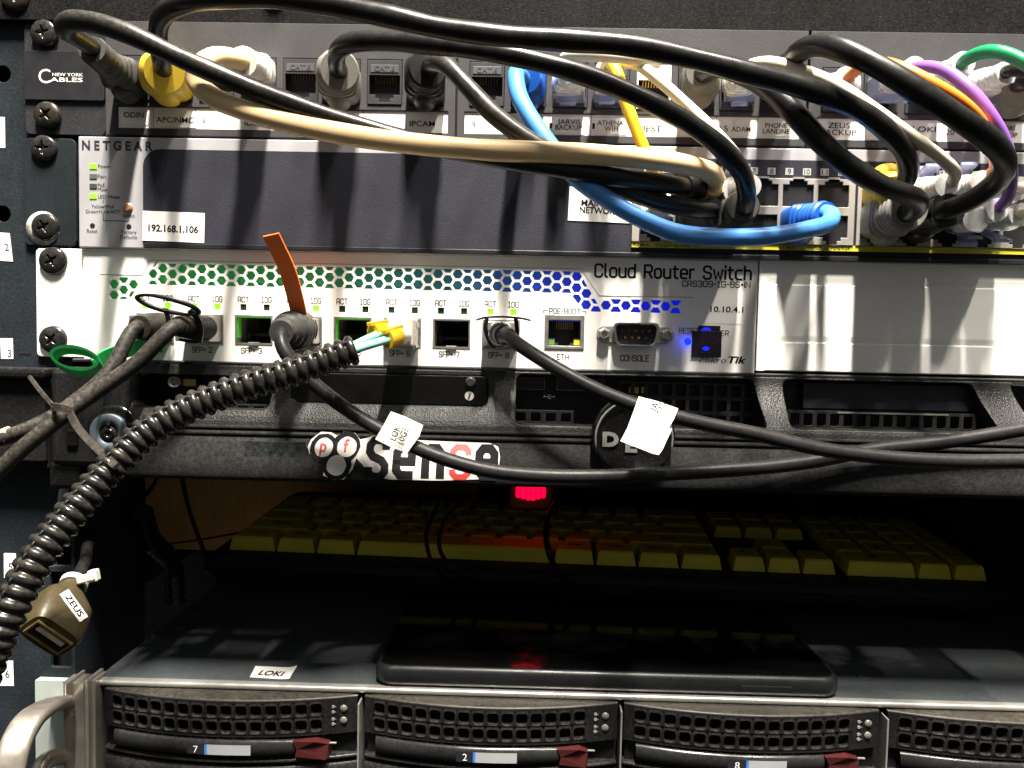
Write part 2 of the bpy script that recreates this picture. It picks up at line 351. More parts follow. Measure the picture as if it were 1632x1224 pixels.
# ------------------------------------------------------------------ squared stroke lettering (switch face)
GL = {
'A':[[(0,0),(0,5.2),(.8,6),(2.8,6),(3.6,5.2),(3.6,0)],[(0,2.4),(3.6,2.4)]],
'B':[[(0,0),(0,6),(2.9,6),(3.5,5.3),(3.5,3.9),(2.9,3.2),(0,3.2)],[(2.9,3.2),(3.6,2.4),(3.6,.8),(2.9,0),(0,0)]],
'C':[[(3.5,4.5),(3.5,5.2),(2.7,6),(.8,6),(0,5.2),(0,.8),(.8,0),(2.7,0),(3.5,.8),(3.5,1.5)]],
'T':[[(0,6),(3.6,6)],[(1.8,6),(1.8,0)]],
'G':[[(3.5,4.7),(3.5,5.2),(2.7,6),(.8,6),(0,5.2),(0,.8),(.8,0),(2.7,0),(3.5,.8),(3.5,2.8),(2,2.8)]],
'S':[[(3.5,4.7),(3.5,5.2),(2.7,6),(.8,6),(0,5.2),(0,4),(.8,3.2),(2.7,2.9),(3.5,2.2),(3.5,.8),(2.7,0),(.8,0),(0,.8),(0,1.3)]],
'F':[[(0,0),(0,6),(3.3,6)],[(0,3.1),(2.9,3.1)]],
'P':[[(0,0),(0,6),(2.7,6),(3.5,5.2),(3.5,3.4),(2.7,2.6),(0,2.6)]],
'R':[[(0,0),(0,6),(2.7,6),(3.5,5.2),(3.5,3.4),(2.7,2.7),(0,2.7)],[(2,2.7),(3.5,0)]],
'O':[[(.8,0),(0,.8),(0,5.2),(.8,6),(2.8,6),(3.6,5.2),(3.6,.8),(2.8,0),(.8,0)]],
'D':[[(0,0),(0,6),(2.8,6),(3.6,5.2),(3.6,.8),(2.8,0),(0,0)]],
'E':[[(3.3,6),(0,6),(0,0),(3.3,0)],[(0,3.1),(2.9,3.1)]],
'H':[[(0,0),(0,6)],[(3.6,0),(3.6,6)],[(0,3.1),(3.6,3.1)]],
'N':[[(0,0),(0,6),(3.6,0),(3.6,6)]],'I':[[(0,0),(0,6)]],
'L':[[(0,6),(0,0),(3.2,0)]],'W':[[(0,6),(1,0),(2.2,4),(3.4,0),(4.4,6)]],
'0':[[(.8,0),(0,.8),(0,5.2),(.8,6),(2.8,6),(3.6,5.2),(3.6,.8),(2.8,0),(.8,0)]],
'1':[[(0,5),(1.3,6),(1.3,0)],[(0,0),(2.6,0)]],
'2':[[(0,4.7),(0,5.2),(.8,6),(2.7,6),(3.5,5.2),(3.5,3.8),(0,.9),(0,0),(3.6,0)]],
'3':[[(0,5),(.8,6),(2.7,6),(3.5,5.2),(3.5,3.8),(2.7,3.1),(1.4,3.1)],[(2.7,3.1),(3.5,2.3),(3.5,.8),(2.7,0),(.8,0),(0,1)]],
'4':[[(2.6,0),(2.6,6),(0,1.8),(3.6,1.8)]],
'5':[[(3.4,6),(0,6),(0,3.4),(2.7,3.4),(3.5,2.6),(3.5,.8),(2.7,0),(.8,0),(0,.8)]],
'6':[[(3.3,5.4),(2.7,6),(.8,6),(0,5.2),(0,.8),(.8,0),(2.7,0),(3.5,.8),(3.5,2.5),(2.7,3.3),(0,3.3)]],
'7':[[(0,6),(3.5,6),(3.5,5),(1.4,0)]],
'8':[[(.8,3.2),(0,4),(0,5.2),(.8,6),(2.7,6),(3.5,5.2),(3.5,4),(2.7,3.2),(.8,3.2),(0,2.4),(0,.8),(.8,0),(2.7,0),(3.5,.8),(3.5,2.4),(2.7,3.2)]],
'9':[[(.2,.6),(.8,0),(2.7,0),(3.5,.8),(3.5,5.2),(2.7,6),(.8,6),(0,5.2),(0,3.6),(.8,2.8),(3.5,2.8)]],
'/':[[(0,-.4),(2.2,6.4)]],'+':[[(0,3),(2.2,3)],[(1.1,1.9),(1.1,4.1)]],'-':[[(0,3),(2,3)]],' ':[],
'l':[[(0,6.3),(0,.7),(.6,0),(1,0)]],
'o':[[(.8,0),(0,.8),(0,3.6),(.8,4.4),(2.3,4.4),(3.1,3.6),(3.1,.8),(2.3,0),(.8,0)]],
'u':[[(0,4.4),(0,.8),(.8,0),(2.2,0),(3.1,.8)],[(3.1,4.4),(3.1,0)]],
'd':[[(3.1,6.3),(3.1,0)],[(3.1,3.6),(2.3,4.4),(.8,4.4),(0,3.6),(0,.8),(.8,0),(2.3,0),(3.1,.8)]],
't':[[(.8,5.8),(.8,.8),(1.5,0),(2.3,0)],[(0,4.4),(2.3,4.4)]],
'e':[[(0,2.2),(3.1,2.2),(3.1,3.6),(2.3,4.4),(.8,4.4),(0,3.6),(0,.8),(.8,0),(2.9,0)]],
'r':[[(0,0),(0,4.4)],[(0,3.6),(.8,4.4),(1.9,4.4)]],
'w':[[(0,4.4),(1,0),(2.1,3.4),(3.2,0),(4.2,4.4)]],
'i':[[(0,0),(0,4.4)],[(0,5.6),(0,6.4)]],
'c':[[(2.9,4.4),(.8,4.4),(0,3.6),(0,.8),(.8,0),(2.9,0)]],
'h':[[(0,0),(0,6.3)],[(0,3.6),(.8,4.4),(2.2,4.4),(3,3.6),(3,0)]],
}
def stroke(mb, txt, u, v, hpx, d, wpx, wt=.75, align='C', gap=1.5):
    q = mmpx(d); c = at(u, v, d); polys = []; x = 0
    for ch in txt:
        g = GL[ch]; w = 2. if ch == ' ' else max([p[0] for l in g for p in l]+[0])
        for l in g: polys.append([(p[0]+x, p[1]) for p in l])
        x += w+gap
    x -= gap; kx = wpx*q/x; kz = hpx*q/6; ox = {'C': x/2, 'L': 0, 'R': x}[align]
    hw = wt*kz/2
    for l in polys:
        pts = [Vector((c.x+(p[0]-ox)*kx, c.z+(p[1]-3)*kz)) for p in l]
        closed = (pts[0]-pts[-1]).length < 1e-6
        if closed: pts = pts[:-1]
        n = len(pts); Lf, Rt = [], []
        for i in range(n):
            a = pts[i-1] if (i > 0 or closed) else None; b = pts[(i+1) % n] if (i < n-1 or closed) else None
            d1 = (pts[i]-a).normalized() if a is not None else None; d2 = (b-pts[i]).normalized() if b is not None else None
            if d1 is None: d1 = d2
            if d2 is None: d2 = d1
            t = (d1+d2)
            t = t.normalized() if t.length > 1e-6 else d1
            nn = Vector((-t.y, t.x)); k = hw/max(.5, nn.dot(Vector((-d1.y, d1.x))))
            e = Vector((0, 0))
            if a is None: e = -d1*hw*.7
            if b is None: e = d1*hw*.7
            Lf.append(pts[i]+nn*k+e); Rt.append(pts[i]-nn*k+e)
        vs = [(p.x, -d-.07, p.y) for p in Lf+Rt]; m_ = n if closed else n-1
        mb.add(vs, [[i, (i+1) % n, n+(i+1) % n, n+i] for i in range(m_)])

# ------------------------------------------------------------------ generic pieces
def rr(x0, x1, z0, z1, r, n=4):
    r = min(r, abs(x1-x0)/2.01, abs(z1-z0)/2.01); out = []
    for cx, cz, a in ((x1-r, z1-r, 0), (x0+r, z1-r, 90), (x0+r, z0+r, 180), (x1-r, z0+r, 270)):
        for k in range(n+1):
            t = math.radians(a+90*k/n); out.append((cx+r*math.cos(t), cz+r*math.sin(t)))
    return out
def prr(u0, v0, u1, v1, d, r=0., n=4):
    x0, x1, z0, z1 = rect(u0, v0, u1, v1, d)
    return rr(x0, x1, z0, z1, r, n) if r else [(x0, z0), (x1, z0), (x1, z1), (x0, z1)]
def catmull(P, step=2.2):
    P = [P[0]*2-P[1]]+P+[P[-1]*2-P[-2]]; out = []
    for i in range(1, len(P)-2):
        a, b, c, d = P[i-1:i+3]; n = max(3, int((c-b).length/step))
        t0 = 0; t1 = t0+(b-a).length**.5+1e-6; t2 = t1+(c-b).length**.5+1e-6; t3 = t2+(d-c).length**.5+1e-6
        for k in range(n):
            t = t1+(t2-t1)*k/n
            A1 = a*((t1-t)/(t1-t0))+b*((t-t0)/(t1-t0)); A2 = b*((t2-t)/(t2-t1))+c*((t-t1)/(t2-t1)); A3 = c*((t3-t)/(t3-t2))+d*((t-t2)/(t3-t2))
            B1 = A1*((t2-t)/(t2-t0))+A2*((t-t0)/(t2-t0)); B2 = A2*((t3-t)/(t3-t1))+A3*((t-t1)/(t3-t1))
            out.append(B1*((t2-t)/(t2-t1))+B2*((t-t1)/(t2-t1)))
    out.append(P[-2]); return out
def cord_mesh(pts, r, wav=.035, n=16):
    P = catmull([at(*p) for p in pts]); ph = random.random()*9
    return MB().tube(P, r, n, rf=lambda t, i: r*(1+wav*math.sin(i*.55+ph)+wav*.7*math.sin(i*.23+ph*2)))
def screw(parent, u, v, d, r=4.9, mat=None, rot=0., h=2.3):
    c = at(u, v, d); mb = MB(); n, k = 56, 18; vs = []; fs = []
    cr, sr = math.cos(rot), math.sin(rot)
    for i in range(k+1):
        q = i/k
        for j in range(n):
            a = 2*PI*j/n; x, z = r*q*math.cos(a), r*q*math.sin(a); X, Z = x*cr+z*sr, -x*sr+z*cr
            y = h*math.sqrt(max(0, 1-(q*.93)**2.4))+.3
            ax, az = abs(X), abs(Z); w = .62-.10*max(ax, az)
            arm = min(1, max(0, (w-min(ax, az))/.22))*min(1, max(0, (2.7-max(ax, az))/.3))
            core = max(0, 1-(ax+az)/1.9)
            y -= 1.1*max(arm, core)+.35*arm*max(0, 1-max(ax, az)/2.7)
            if q == 1: y = 0
            vs.append((c.x+x, c.y-y, c.z+z))
    for i in range(k):
        for j in range(n): fs.append([i*n+j, i*n+(j+1) % n, (i+1)*n+(j+1) % n, (i+1)*n+j])
    mb.add(vs, fs, True)
    return mb.build('screw', mat or screwm, parent)

def rj_open(x, z, s=1, up=False, w=11.6, h=7.2):
    """jack opening with the stepped latch notch; returns polygon, notch below (or above)"""
    k = 1 if not up else -1
    P = [(-w/2, h/2), (w/2, h/2), (w/2, -h/2), (3.4, -h/2), (3.4, -h/2-1.3), (2., -h/2-1.3), (2., -h/2-2.7), (-2., -h/2-2.7), (-2., -h/2-1.3), (-3.4, -h/2-1.3), (-3.4, -h/2), (-w/2, -h/2)]
    P = [(x+a*s, z+b*s*k) for a, b in P]
    return P if not up else P[::-1]

def frame_axes(t, up=Vector((0, 0, 1))):
    t = t.normalized(); X = t.cross(up)
    X = X.normalized() if X.length > 1e-3 else Vector((1, 0, 0))
    return X, X.cross(t).normalized()
def boot(parent, port, tip, mat, w=13., h=11.5, tr=4.6, ribs=6, hump=-1, hmat=None, bend=.55, square=4):
    """moulded RJ45 boot: squarish body at the jack, ribbed round neck at the cord; the latch hood as its own part"""
    A, B = at(*port), at(*tip); L = (B-A).length; Cc = A+Vector((0, -L*bend, 0)); rings = []; n = 28; K = 44
    for i in range(K+1):
        t = i/K; p = A*(1-t)**2+Cc*2*t*(1-t)+B*t*t; tg = (Cc-A)*(1-t)*2+(B-Cc)*2*t; X, Z = frame_axes(tg)
        m_ = smoothstep((t-.38)/.3); ex = square*(1-m_)+2*m_
        a = (w/2)*(1-m_)+tr*1.18*m_; b = (h/2)*(1-m_)+tr*1.18*m_
        if ribs and t > .42: 
            ph = (t-.42)/.58*ribs; f = 1+(.055 if (ph % 1) < .5 else -.075)
            a *= f; b *= f
        if t > .97: a *= .9; b *= .9
        ring = []
        for k in range(n):
            th = 2*PI*k/n; c, s_ = math.cos(th), math.sin(th)
            ring.append(p+X*(math.copysign(abs(c)**(2/ex), c)*a)+Z*(math.copysign(abs(s_)**(2/ex), s_)*b))
        rings.append(ring)
    o = MB().loft(rings).build('boot', mat, parent)
    if hump:
        mb = MB(); c = A+Vector((0, -5.5, hump*(h/2-.8))); rings = []
        mb.ell(c, 4.8, 7.5, 4.0); mb.build('latch_hood', hmat or mat, parent)
    return o
def clear_plug(parent, port, tip, hump=-1, body=True):
    """transparent RJ45 plug with a milky ribbed strain relief"""
    A, B = at(*port), at(*tip); X, Z = frame_axes(B-A); D = (B-A).normalized(); L = (B-A).length
    mb = MB(); l1 = L*.52; mb.obox(A+D*(l1/2-2), X*5.8, D*(l1/2+2), Z*4.1, .5); pl = mb.build('plug', clear, parent)
    mb = MB(); c0 = A+D*2+Z*(hump*4.2); c1 = A+D*(l1+2)+Z*(hump*8.2)
    mb.loft([[c0+X*2.6, c0-X*2.6, c0-X*2.6+Z*.9*hump, c0+X*2.6+Z*.9*hump], [c1+X*3., c1-X*3., c1-X*3.+Z*1.1*hump, c1+X*3.+Z*1.1*hump]], smooth=False); mb.build('latch', clear, parent)
    mb = MB(); rings = []
    for i in range(31):
        t = i/30; p = A+D*(l1-1.+(L-l1+1.)*t); m_ = smoothstep(t/.6); a = 6.1*(1-m_)+3.9*m_; b = 4.6*(1-m_)+3.9*m_
        f = 1+(.07 if (t*6 % 1) < .5 else -.07); ex = 3*(1-m_)+2*m_
        rings.append([p+X*(math.copysign(abs(math.cos(2*PI*k/20))**(2/ex), math.cos(2*PI*k/20))*a*f)+Z*(math.copysign(abs(math.sin(2*PI*k/20))**(2/ex), math.sin(2*PI*k/20))*b*f) for k in range(20)])
    mb.loft(rings).build('boot', clearb, parent)
    mb = MB()
    for k in range(8): c = A+D*(0.5)+X*(-3.5+k)+Z*(-hump*3.); mb.obox(c, X*.25, D*3., Z*.8)
    mb.build('contacts', gold, parent)

# ================================================================== RACK
# left post
rail = thing('rack_post', 'dark steel rack post on the left with numbered white stickers and holes', 'rack post', at(20, 612, 0))
x1 = at(119, 960, 0).x; x0 = -160.  # post widened out of view to keep light off the gap
zt, zb = at(20, -60, 0).z, at(20, 1300, 0).z
holes = []
for v in (118, 341): 
    c = at(4, v, 0); holes.append([(c.x+3.3*math.cos(t*PI/10), c.z+3.3*math.sin(t*PI/10)) for t in range(20)])
holes.append(prr(80, 866, 113, 902, 0, .8)); holes.append(prr(80, 912, 113, 1064, 0, .8)); 
MB().plate([(x0, zb), (x1, zb), (x1, zt), (x0, zt)], holes, 0, 2.2, .3).build('post_face', rail_m, rail)
mb = MB(); mb.box(x1-2.2, x1, 2.3, 60, zb, zt); mb.build('post_flange', rail_m, rail)
MB().box(x0, x1-2.3, 14, 16, zb, zt).build('hole_blackout', dark, rail)  # added dark sheet so the post holes stay black
mb = MB(); mb.pbox(124, 760, 142, 1075, -20, -24, .3); mb.pbox(204, 757, 221, 1000, -60, -64, .3); mb.build('inner_upright', dark, rail)
for u0, v0, u1, v1, t, r in ((-14, 187, 8, 235, '1', 0), (-3, 371, 18, 416, '2', -2.5), (1, 539, 21, 572, '3', 1), (6, 881, 26, 922, '5', 0), (-6, 1052, 22, 1094, '6', 1)):
    c = at((u0+u1)/2, (v0+v1)/2, .12); w, h = (u1-u0)*mmpx(0)/2, (v1-v0)*mmpx(0)/2; a = math.radians(r); X = Vector((math.cos(a), 0, math.sin(a))); Z = Vector((-math.sin(a), 0, math.cos(a)))
    if t == '2': Z = Vector((-math.sin(math.radians(6)), 0, 1)).normalized() * -1 * -1
    o = MB().obox(c, X*w, Vector((0, .06, 0)), Z*h).build('number_sticker', paper, rail)
    q = {'1': (-2, 210), '2': (11, 394), '3': (15, 563), '5': (17, 903), '6': (12, 1074)}[t]
    MB().text(t, at(*q, .2), 12*mmpx(0), X, Z).build('numeral', ink, o)
for v in (20,):
    pass
mb = MB(); mb.pbox(30, 562, 50, 566, .1, -.3, .1); mb.build('slot', holem, rail)

# black plate above the patch panel
top = thing('blank_rack_panel', 'black scuffed metal panel along the top edge above the patch panel', 'rack panel', at(816, 40, 0))
x0, x1 = at(-150, 0, 2).x, at(1760, 0, 2).x; zb_ = at(600, 41, 4).z
MB().box(x0, x1, -4, 0, zb_, zb_+42, .6).build('panel', blackmet, top)
MB().box(-124.5, 457, .1, 429, zb_+1, zb_+3).build('unseen_light_shield', dark, top)  # added unseen sheet keeping lamp light out of the rack interior
screw(top, 26, -4, 4, 5.6, screwb, .3); screw(top, 438, -6, 4, 4.6, screwb, .8)

# ------------------------------------------------------------------ patch panel
pp = thing('patch_bay', 'grey black 24 port patch panel with white name strips under the jacks', 'patch bay', at(816, 215, 2))
zt, zb = 6.6, -38.4
xe0, xe1 = at(37, 120, 3).x, at(166, 120, 3).x
MB().plate(rr(xe0, xe1, zb, zt, 2.5), [], -2.2, 2.1, .3).build('ear', patchd, pp)
mb = MB(); mb.plate(prr(38, 81, 166, 160, 3.2, .8), [], -3.4, 1.1, .25); ep = mb.build('ear_badge', M('ear_dark', (.016, .016, .019), .45, var=.15), pp)
mb = MB(); mb.ptext('C', 71, 121, 22, 3.4, 19, bold=.002); mb.ptext('NEW YORK', 108, 119, 5, 3.4, 49, bold=.01); mb.ptext('ABLES', 106, 127, 6.5, 3.4, 52, bold=.015)
mb.build('lettering', inkw, ep)
screw(pp, 72, 54, 3, 5.4, None, .2); screw(pp, 77, 184, 3, 5.4, screwb, .7)
XR = at(1760, 150, 4).x
sects = [(168, 726, 8), (729, 1286, 8), (1290, 1850, 8)]
pitch = None
g1 = [210+67*i for i in range(8)]; 
PORT = {}
for i in range(8): PORT[i+1] = 211+67*i
for i in range(8): PORT[i+9] = 776+66.5*i
for i in range(5): PORT[i+17] = 1338+66.5*i
def pv(u): return 130+ (u-480)*.0172      # jack centre row
names = {}
for gi, (u0, u1, n) in enumerate(sects):
    X0, X1 = at(u0, 140, 4).x, at(u1, 140, 4).x
    ports = [k for k in PORT if 8*gi < k <= 8*gi+8]
    holes = []
    for k in ports:
        x0, x1, z0, z1 = rect(PORT[k]-28, pv(PORT[k])-37, PORT[k]+28, pv(PORT[k])+35, 4); holes.append([(x0, z0), (x1, z0), (x1, z1), (x0, z1)])
    xs0, xs1 = at(PORT[ports[0]]-24 if gi == 0 else PORT[ports[0]]-36, 190, 4).x, at(PORT[8*gi+8 if gi < 2 else 21]+34+(0 if gi < 2 else 90), 190, 4).x
    zs1, zs0 = at(480, 174, 4).z, at(480, 208, 4).z
    if gi == 2: zs1, zs0 = zs1, zs0
    holes.append([(xs0, zs0), (xs1, zs0), (xs1, zs1), (xs0, zs1)])
    mod = MB().plate([(X0, zb), (X1, zb), (X1, zt), (X0, zt)], holes, -4, 3, .25).build('jack_module', patchm, pp)
    mb = MB(); mb.box(xs0+.1, xs1-.1, -3.3, -2, zs0+.1, zs1-.1); st = mb.build('name_strip', paper2, pp)
    mb = MB()
    for k in ports[1:]:
        x = at(PORT[k]-33.4, 190, 3.4).x; mb.box(x-.12, x+.12, -3.42, -3.3, zs0, zs1)
    mb.build('divider', inkgrey, st)
    names[gi] = st
    for k in ports:
        x0, x1, z0, z1 = rect(PORT[k]-27.3, pv(PORT[k])-36, PORT[k]+27.3, pv(PORT[k])+34, 4.3)
        cx, cz = (x0+x1)/2, (z0+z1)/2-1.1; wj = (k == 13)
        jm = white_m if wj else jackm
        j = MB().plate([(x0, z0), (x1, z0), (x1, z1), (x0, z1)], [rj_open(cx, cz, 1.06)], -4.5, 1.3, .12).build('jack', jm, pp)
        MB().box(x0+.3, x1-.3, 6, 6.5, z0+.3, z1-.3).box(x0+.3, x0+.6, -3, 6, z0+.3, z1-.3).box(x1-.6, x1-.3, -3, 6, z0+.3, z1-.3).box(x0+.6, x1-.6, -3, 6, z1-.6, z1-.3).box(x0+.6, x1-.6, -3, 6, z0+.3, z0+.6).build('cavity', holem, j)
        mb = MB()
        for q in range(8):
            xx = cx-4+q*1.14; mb.add([(xx-.2, -2.6, cz+4), (xx+.2, -2.6, cz+4), (xx+.2, 3, cz-3.6), (xx-.2, 3, cz-3.6)], [(0, 1, 2, 3)])
        mb.build('contacts', gold if wj else M('dull_gold', (.16, .115, .04), .4, metal=.7), j)
        if not wj:
            mb = MB(); mb.plate(rr(cx-5.6, cx+5.6, cz+4.9, cz+7.9, .3), [], -4.75, .3, .08); mb.text('CAT.6', Vector((cx, -4.75, cz+6.35)), 1.9, width=8.2, th=.12); mb.build('type_plate', M('jack_plate', (.085, .085, .09), .4), j)
mb = MB(); mb.box(at(160, 100, 0).x, XR, -1, -.2, zb+.2, zt-.2).build('back_plate', patchd, pp)
for u, v, t, h, w in ((213, 183, 'ODIN', 8.5, 32), (279, 191, 'APC/NMC', 8.5, 60), (324, 192, '3', 8, 6), (410, 196, 'IDRAC', 8.5, 40), (673, 197, 'IPCAM', 8.5, 40), (755, 197, '9', 9, 6),
    (907, 194, 'JARVIS', 7.5, 36), (906, 203, 'BACKUP', 7.5, 42), (878, 200, '1', 9, 4), (973, 196, 'ATHENA', 7.5, 41), (974, 205, 'WIFI', 7.5, 21), (946, 201, '1', 9, 4), (1030, 205, 'GUEST', 9, 48), (1154, 205, '15', 9, 12), (1181, 206, 'ADAM', 7.5, 30),
    (1237, 200, 'PHONE', 7.5, 34), (1237, 209, 'LANLINE', 7.5, 42), (1337, 200, 'ZEUS', 8.5, 34), (1336, 211, 'BACKUP', 8.5, 56), (1473, 206, 'LOKI', 8.5, 36), (1514, 211, '20', 8.5, 13), (1607, 204, 'LOKI', 7.5, 20), (1600, 215, 'BACKUP', 7.5, 42)):
    gi = 0 if u < 726 else 1 if u < 1287 else 2
    tapes = {'ODIN': (190, 176, 240, 200), 'APC/NMC': (245, 182, 312, 202), 'IDRAC': (380, 187, 440, 207), 'IPCAM': (648, 185, 700, 209)}
    mb = MB(); mb.ptext(t, u, v, h, 3.6, w, bold=.01 if len(t) > 2 else 0); mb.build('name', ink, names[gi])
for (u0, v0, u1, v1) in ((190, 177, 237, 199), (245, 182, 313, 203), (880, 187, 932, 214), (950, 189, 1000, 214), (1165, 197, 1198, 214), (1215, 192, 1262, 217), (1593, 196, 1632, 232)):
    gi = 0 if u0 < 726 else 1 if u0 < 1287 else 2
    MB().pbox(u0, v0, u1, v1, 3.5, 3.44).build('tape_label', paper, names[gi])

# ------------------------------------------------------------------ grey switch (second unit)
ng = thing('network_switch', 'silver and dark slate 24 port switch below the patch panel with yellow stripe', 'network switch', at(816, 390, 2))
zt, zb = at(600, 226, 5).z, at(600, 404, 5).z
MB().plate(rr(at(38, 300, 2).x, at(121, 300, 2).x, zb+1, zt, 2.5), [], -2., 1.9, .3).build('ear', netear, ng)
screw(ng, 72, 237, 2, 5.4, None, .0); screw(ng, 74, 362, 2, 5.6, None, .5)
mb = MB(); c = at(68, 364, 2.1); mb.lathe(Vector((c.x, -2.0, c.z)), Vector((0, -1, 0)), [(6.9, 0), (6.9, .25), (4, .3)], 28); mb.build('worn_washer', M('chipped_paint', (.35, .34, .31), .5, var=.6, vscale=350), ng)
XL, XR2 = at(125, 300, 6).x, at(1770, 300, 6).x
MB().box(XL, XR2, -6, 60, zb, zt, .5).build('face', silver_f, ng)
MB().box(at(121, 300, 1).x, XL, 1, 60, zb, zt).build('housing', dark, ng)
# dark inset with a rounded corner
x0 = at(228, 300, 6.2).x; z1 = at(500, 242, 6.2).z; pts = [(XR2-.5, zb+.4), (XR2-.5, z1)]
for k in range(9): t = math.radians(90+90*k/8); pts.append((x0+7+7*math.cos(t), z1-7+7*math.sin(t)))
pts += [(x0, zb+.4)]
MB().plate(pts, [], -6.4, .6, .12).build('dark_inset', navy, ng)
MB().box(x0+1, XR2, -7.2, -6, zb+.2, zb+2.2, .3).build('bottom_lip', M('lip_dark', (.02, .02, .023), .3), ng)
mb = MB()
for t, u, v, w in (('Power', 167, 265, 22), ('Fan', 162, 281, 13), ('PoE', 161.5, 295, 11), ('Max', 163, 301.5, 15), ('LED Mode', 173.5, 313.5, 35), ('Yellow=PoE', 164, 329, 37), ('Green=Link/ACT', 164, 337, 55), ('Select', 205.5, 343.5, 19), ('Reset', 147, 368, 17), ('Factory', 206, 369.5, 24), ('Defaults', 205, 377.5, 27)):
    mb.ptext(t, u, v, 5.6, 6.05, w)
for a, b_, c_, d_ in ((164, 319, 164.8, 323), (164, 341, 164.8, 352), (164, 351.5, 204, 352.3), (204, 348, 204.8, 352)): mb.pbox(a, b_, c_, d_, 6.1, 6.02)
mb.build('lettering', ink, ng)
MB().ptext('N E T G E A R', 187, 232, 14, 6.05, 113, bold=.03).build('brand_lettering', M('slate_ink', (.03, .032, .045), .5), ng)
for v, mt in ((265, ledgreen), (281, M('led_dull', (.08, .10, .07), .3)), (296.5, M('led_dull2', (.07, .085, .075), .3)), (312.5, ledgreen)):
    MB().pbox(142.5, v-4, 154, v+4, 6.3, 5.8, .1).build('status_light', mt, ng)
c = at(204, 331, 6); MB().lathe(c, Vector((0, -1, 0)), [(2.1, 0), (2.1, .2), (1.9, .2), (1.75, 1.), (1.2, 1.15)], 24).build('select_button', M('copper_button', (.30, .15, .09), .4), ng)
for u, v in ((147.5, 359.5), (205.5, 361)): MB().lathe(at(u, v, 6.02), Vector((0, -1, 0)), [(1., 0), (1., .1), (.9, .12)], 16).build('pin_hole', holem, ng)
def sticker(parent, u0, v0, u1, v1, d, lines, rot=0, name='label_sticker', h=11, wpx=None, mat=None, th=.15):
    c = at((u0+u1)/2, (v0+v1)/2, d); a = math.radians(rot); X = Vector((math.cos(a), 0, math.sin(a))); Z = Vector((-math.sin(a), 0, math.cos(a))); q = mmpx(d)
    o = MB().obox(c, X*((u1-u0)/2*q), Vector((0, th/2, 0)), Z*((v1-v0)/2*q)).build(name, mat or paper, parent)
    if lines:
        mb = MB()
        for t, du, dv, hh, ww in lines: mb.text(t, c+X*(du*q)-Z*(dv*q)+Vector((0, -th/2, 0)), hh*q, X, Z, ww*q, bold=.03)
        mb.build('lettering', ink, o)
    return o
sticker(ng, 227, 338, 326, 385, 6.6, [('192.168.1.106', 0, 3, 10.5, 80)], -1.2)
sticker(ng, 907, 300, 1006, 353, 6.6, [('MAIN', -20+7, -2, 9.5, 34), ('NETWORK', -10+10, 9, 9.5, 64)], -1.6)
# port area
zt2, zb2 = at(1180, 252, 6.5).z, at(1180, 400, 6.5).z
xp0 = at(1008, 330, 6.5).x
mb = MB(); z0_, z1_ = at(1180, 282, 7).z, at(1180, 261, 7).z
mb.box(xp0+.5, XR2-1, -6.9, -6.3, z0_, z1_); strip = mb.build('number_strip', navy, ng)
COLS = [1047+56.3*i for i in range(6)]+[1400+56.7*i for i in range(5)]
def nv(u): return (u-1180)*.0165
for bi, (ua, ub, cs) in enumerate(((1008, 1362, COLS[:6]), (1366, 1700, COLS[6:]))):
    x0, x1, z0, z1 = rect(ua, 283, ub, 388, 7.6); z0, z1 = at(1180, 388, 7.6).z, at(1180, 283, 7.6).z
    holes = []; cells = []
    for cu_ in cs:
        for row in (0, 1):
            cx = at(cu_, 305, 7.6).x; cz = z1-6.6 if row == 0 else z0+7.2
            holes.append(rj_open(cx, cz, 1.04, up=(row == 0), h=8.2)); cells.append((cx, cz))
    blk = MB().plate([(x0, z0), (x1, z0), (x1, z1), (x0, z1)], holes, -7.8, 1.1, .15).build('port_block', nickel, ng)
    MB().box(x0+.2, x1-.2, -6.6, -6.45, z0+.2, z1-.2).build('port_cavity', holem, blk)
    mb = MB()
    for cx, cz in cells:
        for q in range(8): mb.box(cx-4+q*1.14-.12, cx-4+q*1.14+.12, -7.0, -6.6, cz-3.6 if cz > (z0+z1)/2 else cz+2.2, cz-2.4 if cz > (z0+z1)/2 else cz+3.6)
    mb.build('contacts', M('dark_contacts', (.06, .045, .02), .5), blk)
zs1, zs0 = at(1180, 388.5, 7.6).z, at(1180, 397, 7.6).z
ys = MB().box(xp0, XR2-1, -7.3, -6.3, zs0, zs1).build('yellow_stripe', yellowst, ng)
mb = MB(); 
for t, u, v, w in (('PoE MAX', 1022, 387.5, 26), ('Watts/Ports, Ports 1-8', 1078, 389.5, 66), ('PoE MAX', 1254, 391, 26), ('Watts/Ports, Ports 9-24', 1320, 392, 66)): mb.text(t, Vector((at(u, v, 7.3).x, -7.3, (zs0+zs1)/2)), 5*mmpx(7), width=w*mmpx(7), bold=.004)
mb.build('lettering', ink, ys)
litc = {6: ledlime, 14: ledorange, 16: ledorange, 18: ledorange, 19: ledlime, 20: None, 21: ledlime}
num = 1
for cu_ in COLS:
    for s_ in (-14, 14):
        u = cu_+s_; v = 268+nv(u)+.0
        zc = (z0_+z1_)/2-.1; xc = at(u, 270, 7).x
        mt = litc.get(num) or M('number_window', (.36, .35, .33), .4) if num in (1,) or litc.get(num) else bpy.data.materials.get('number_window')
        o = MB().box(xc-1.55, xc+1.55, -7.05, -6.9, zc-1.35, zc+1.35).build('port_number', mt, ng)
        MB().text(str(num), Vector((xc, -7.05, zc)), 2., width=1.3 if num < 10 else 2.1).build('numeral', ink, o)
        num += 1

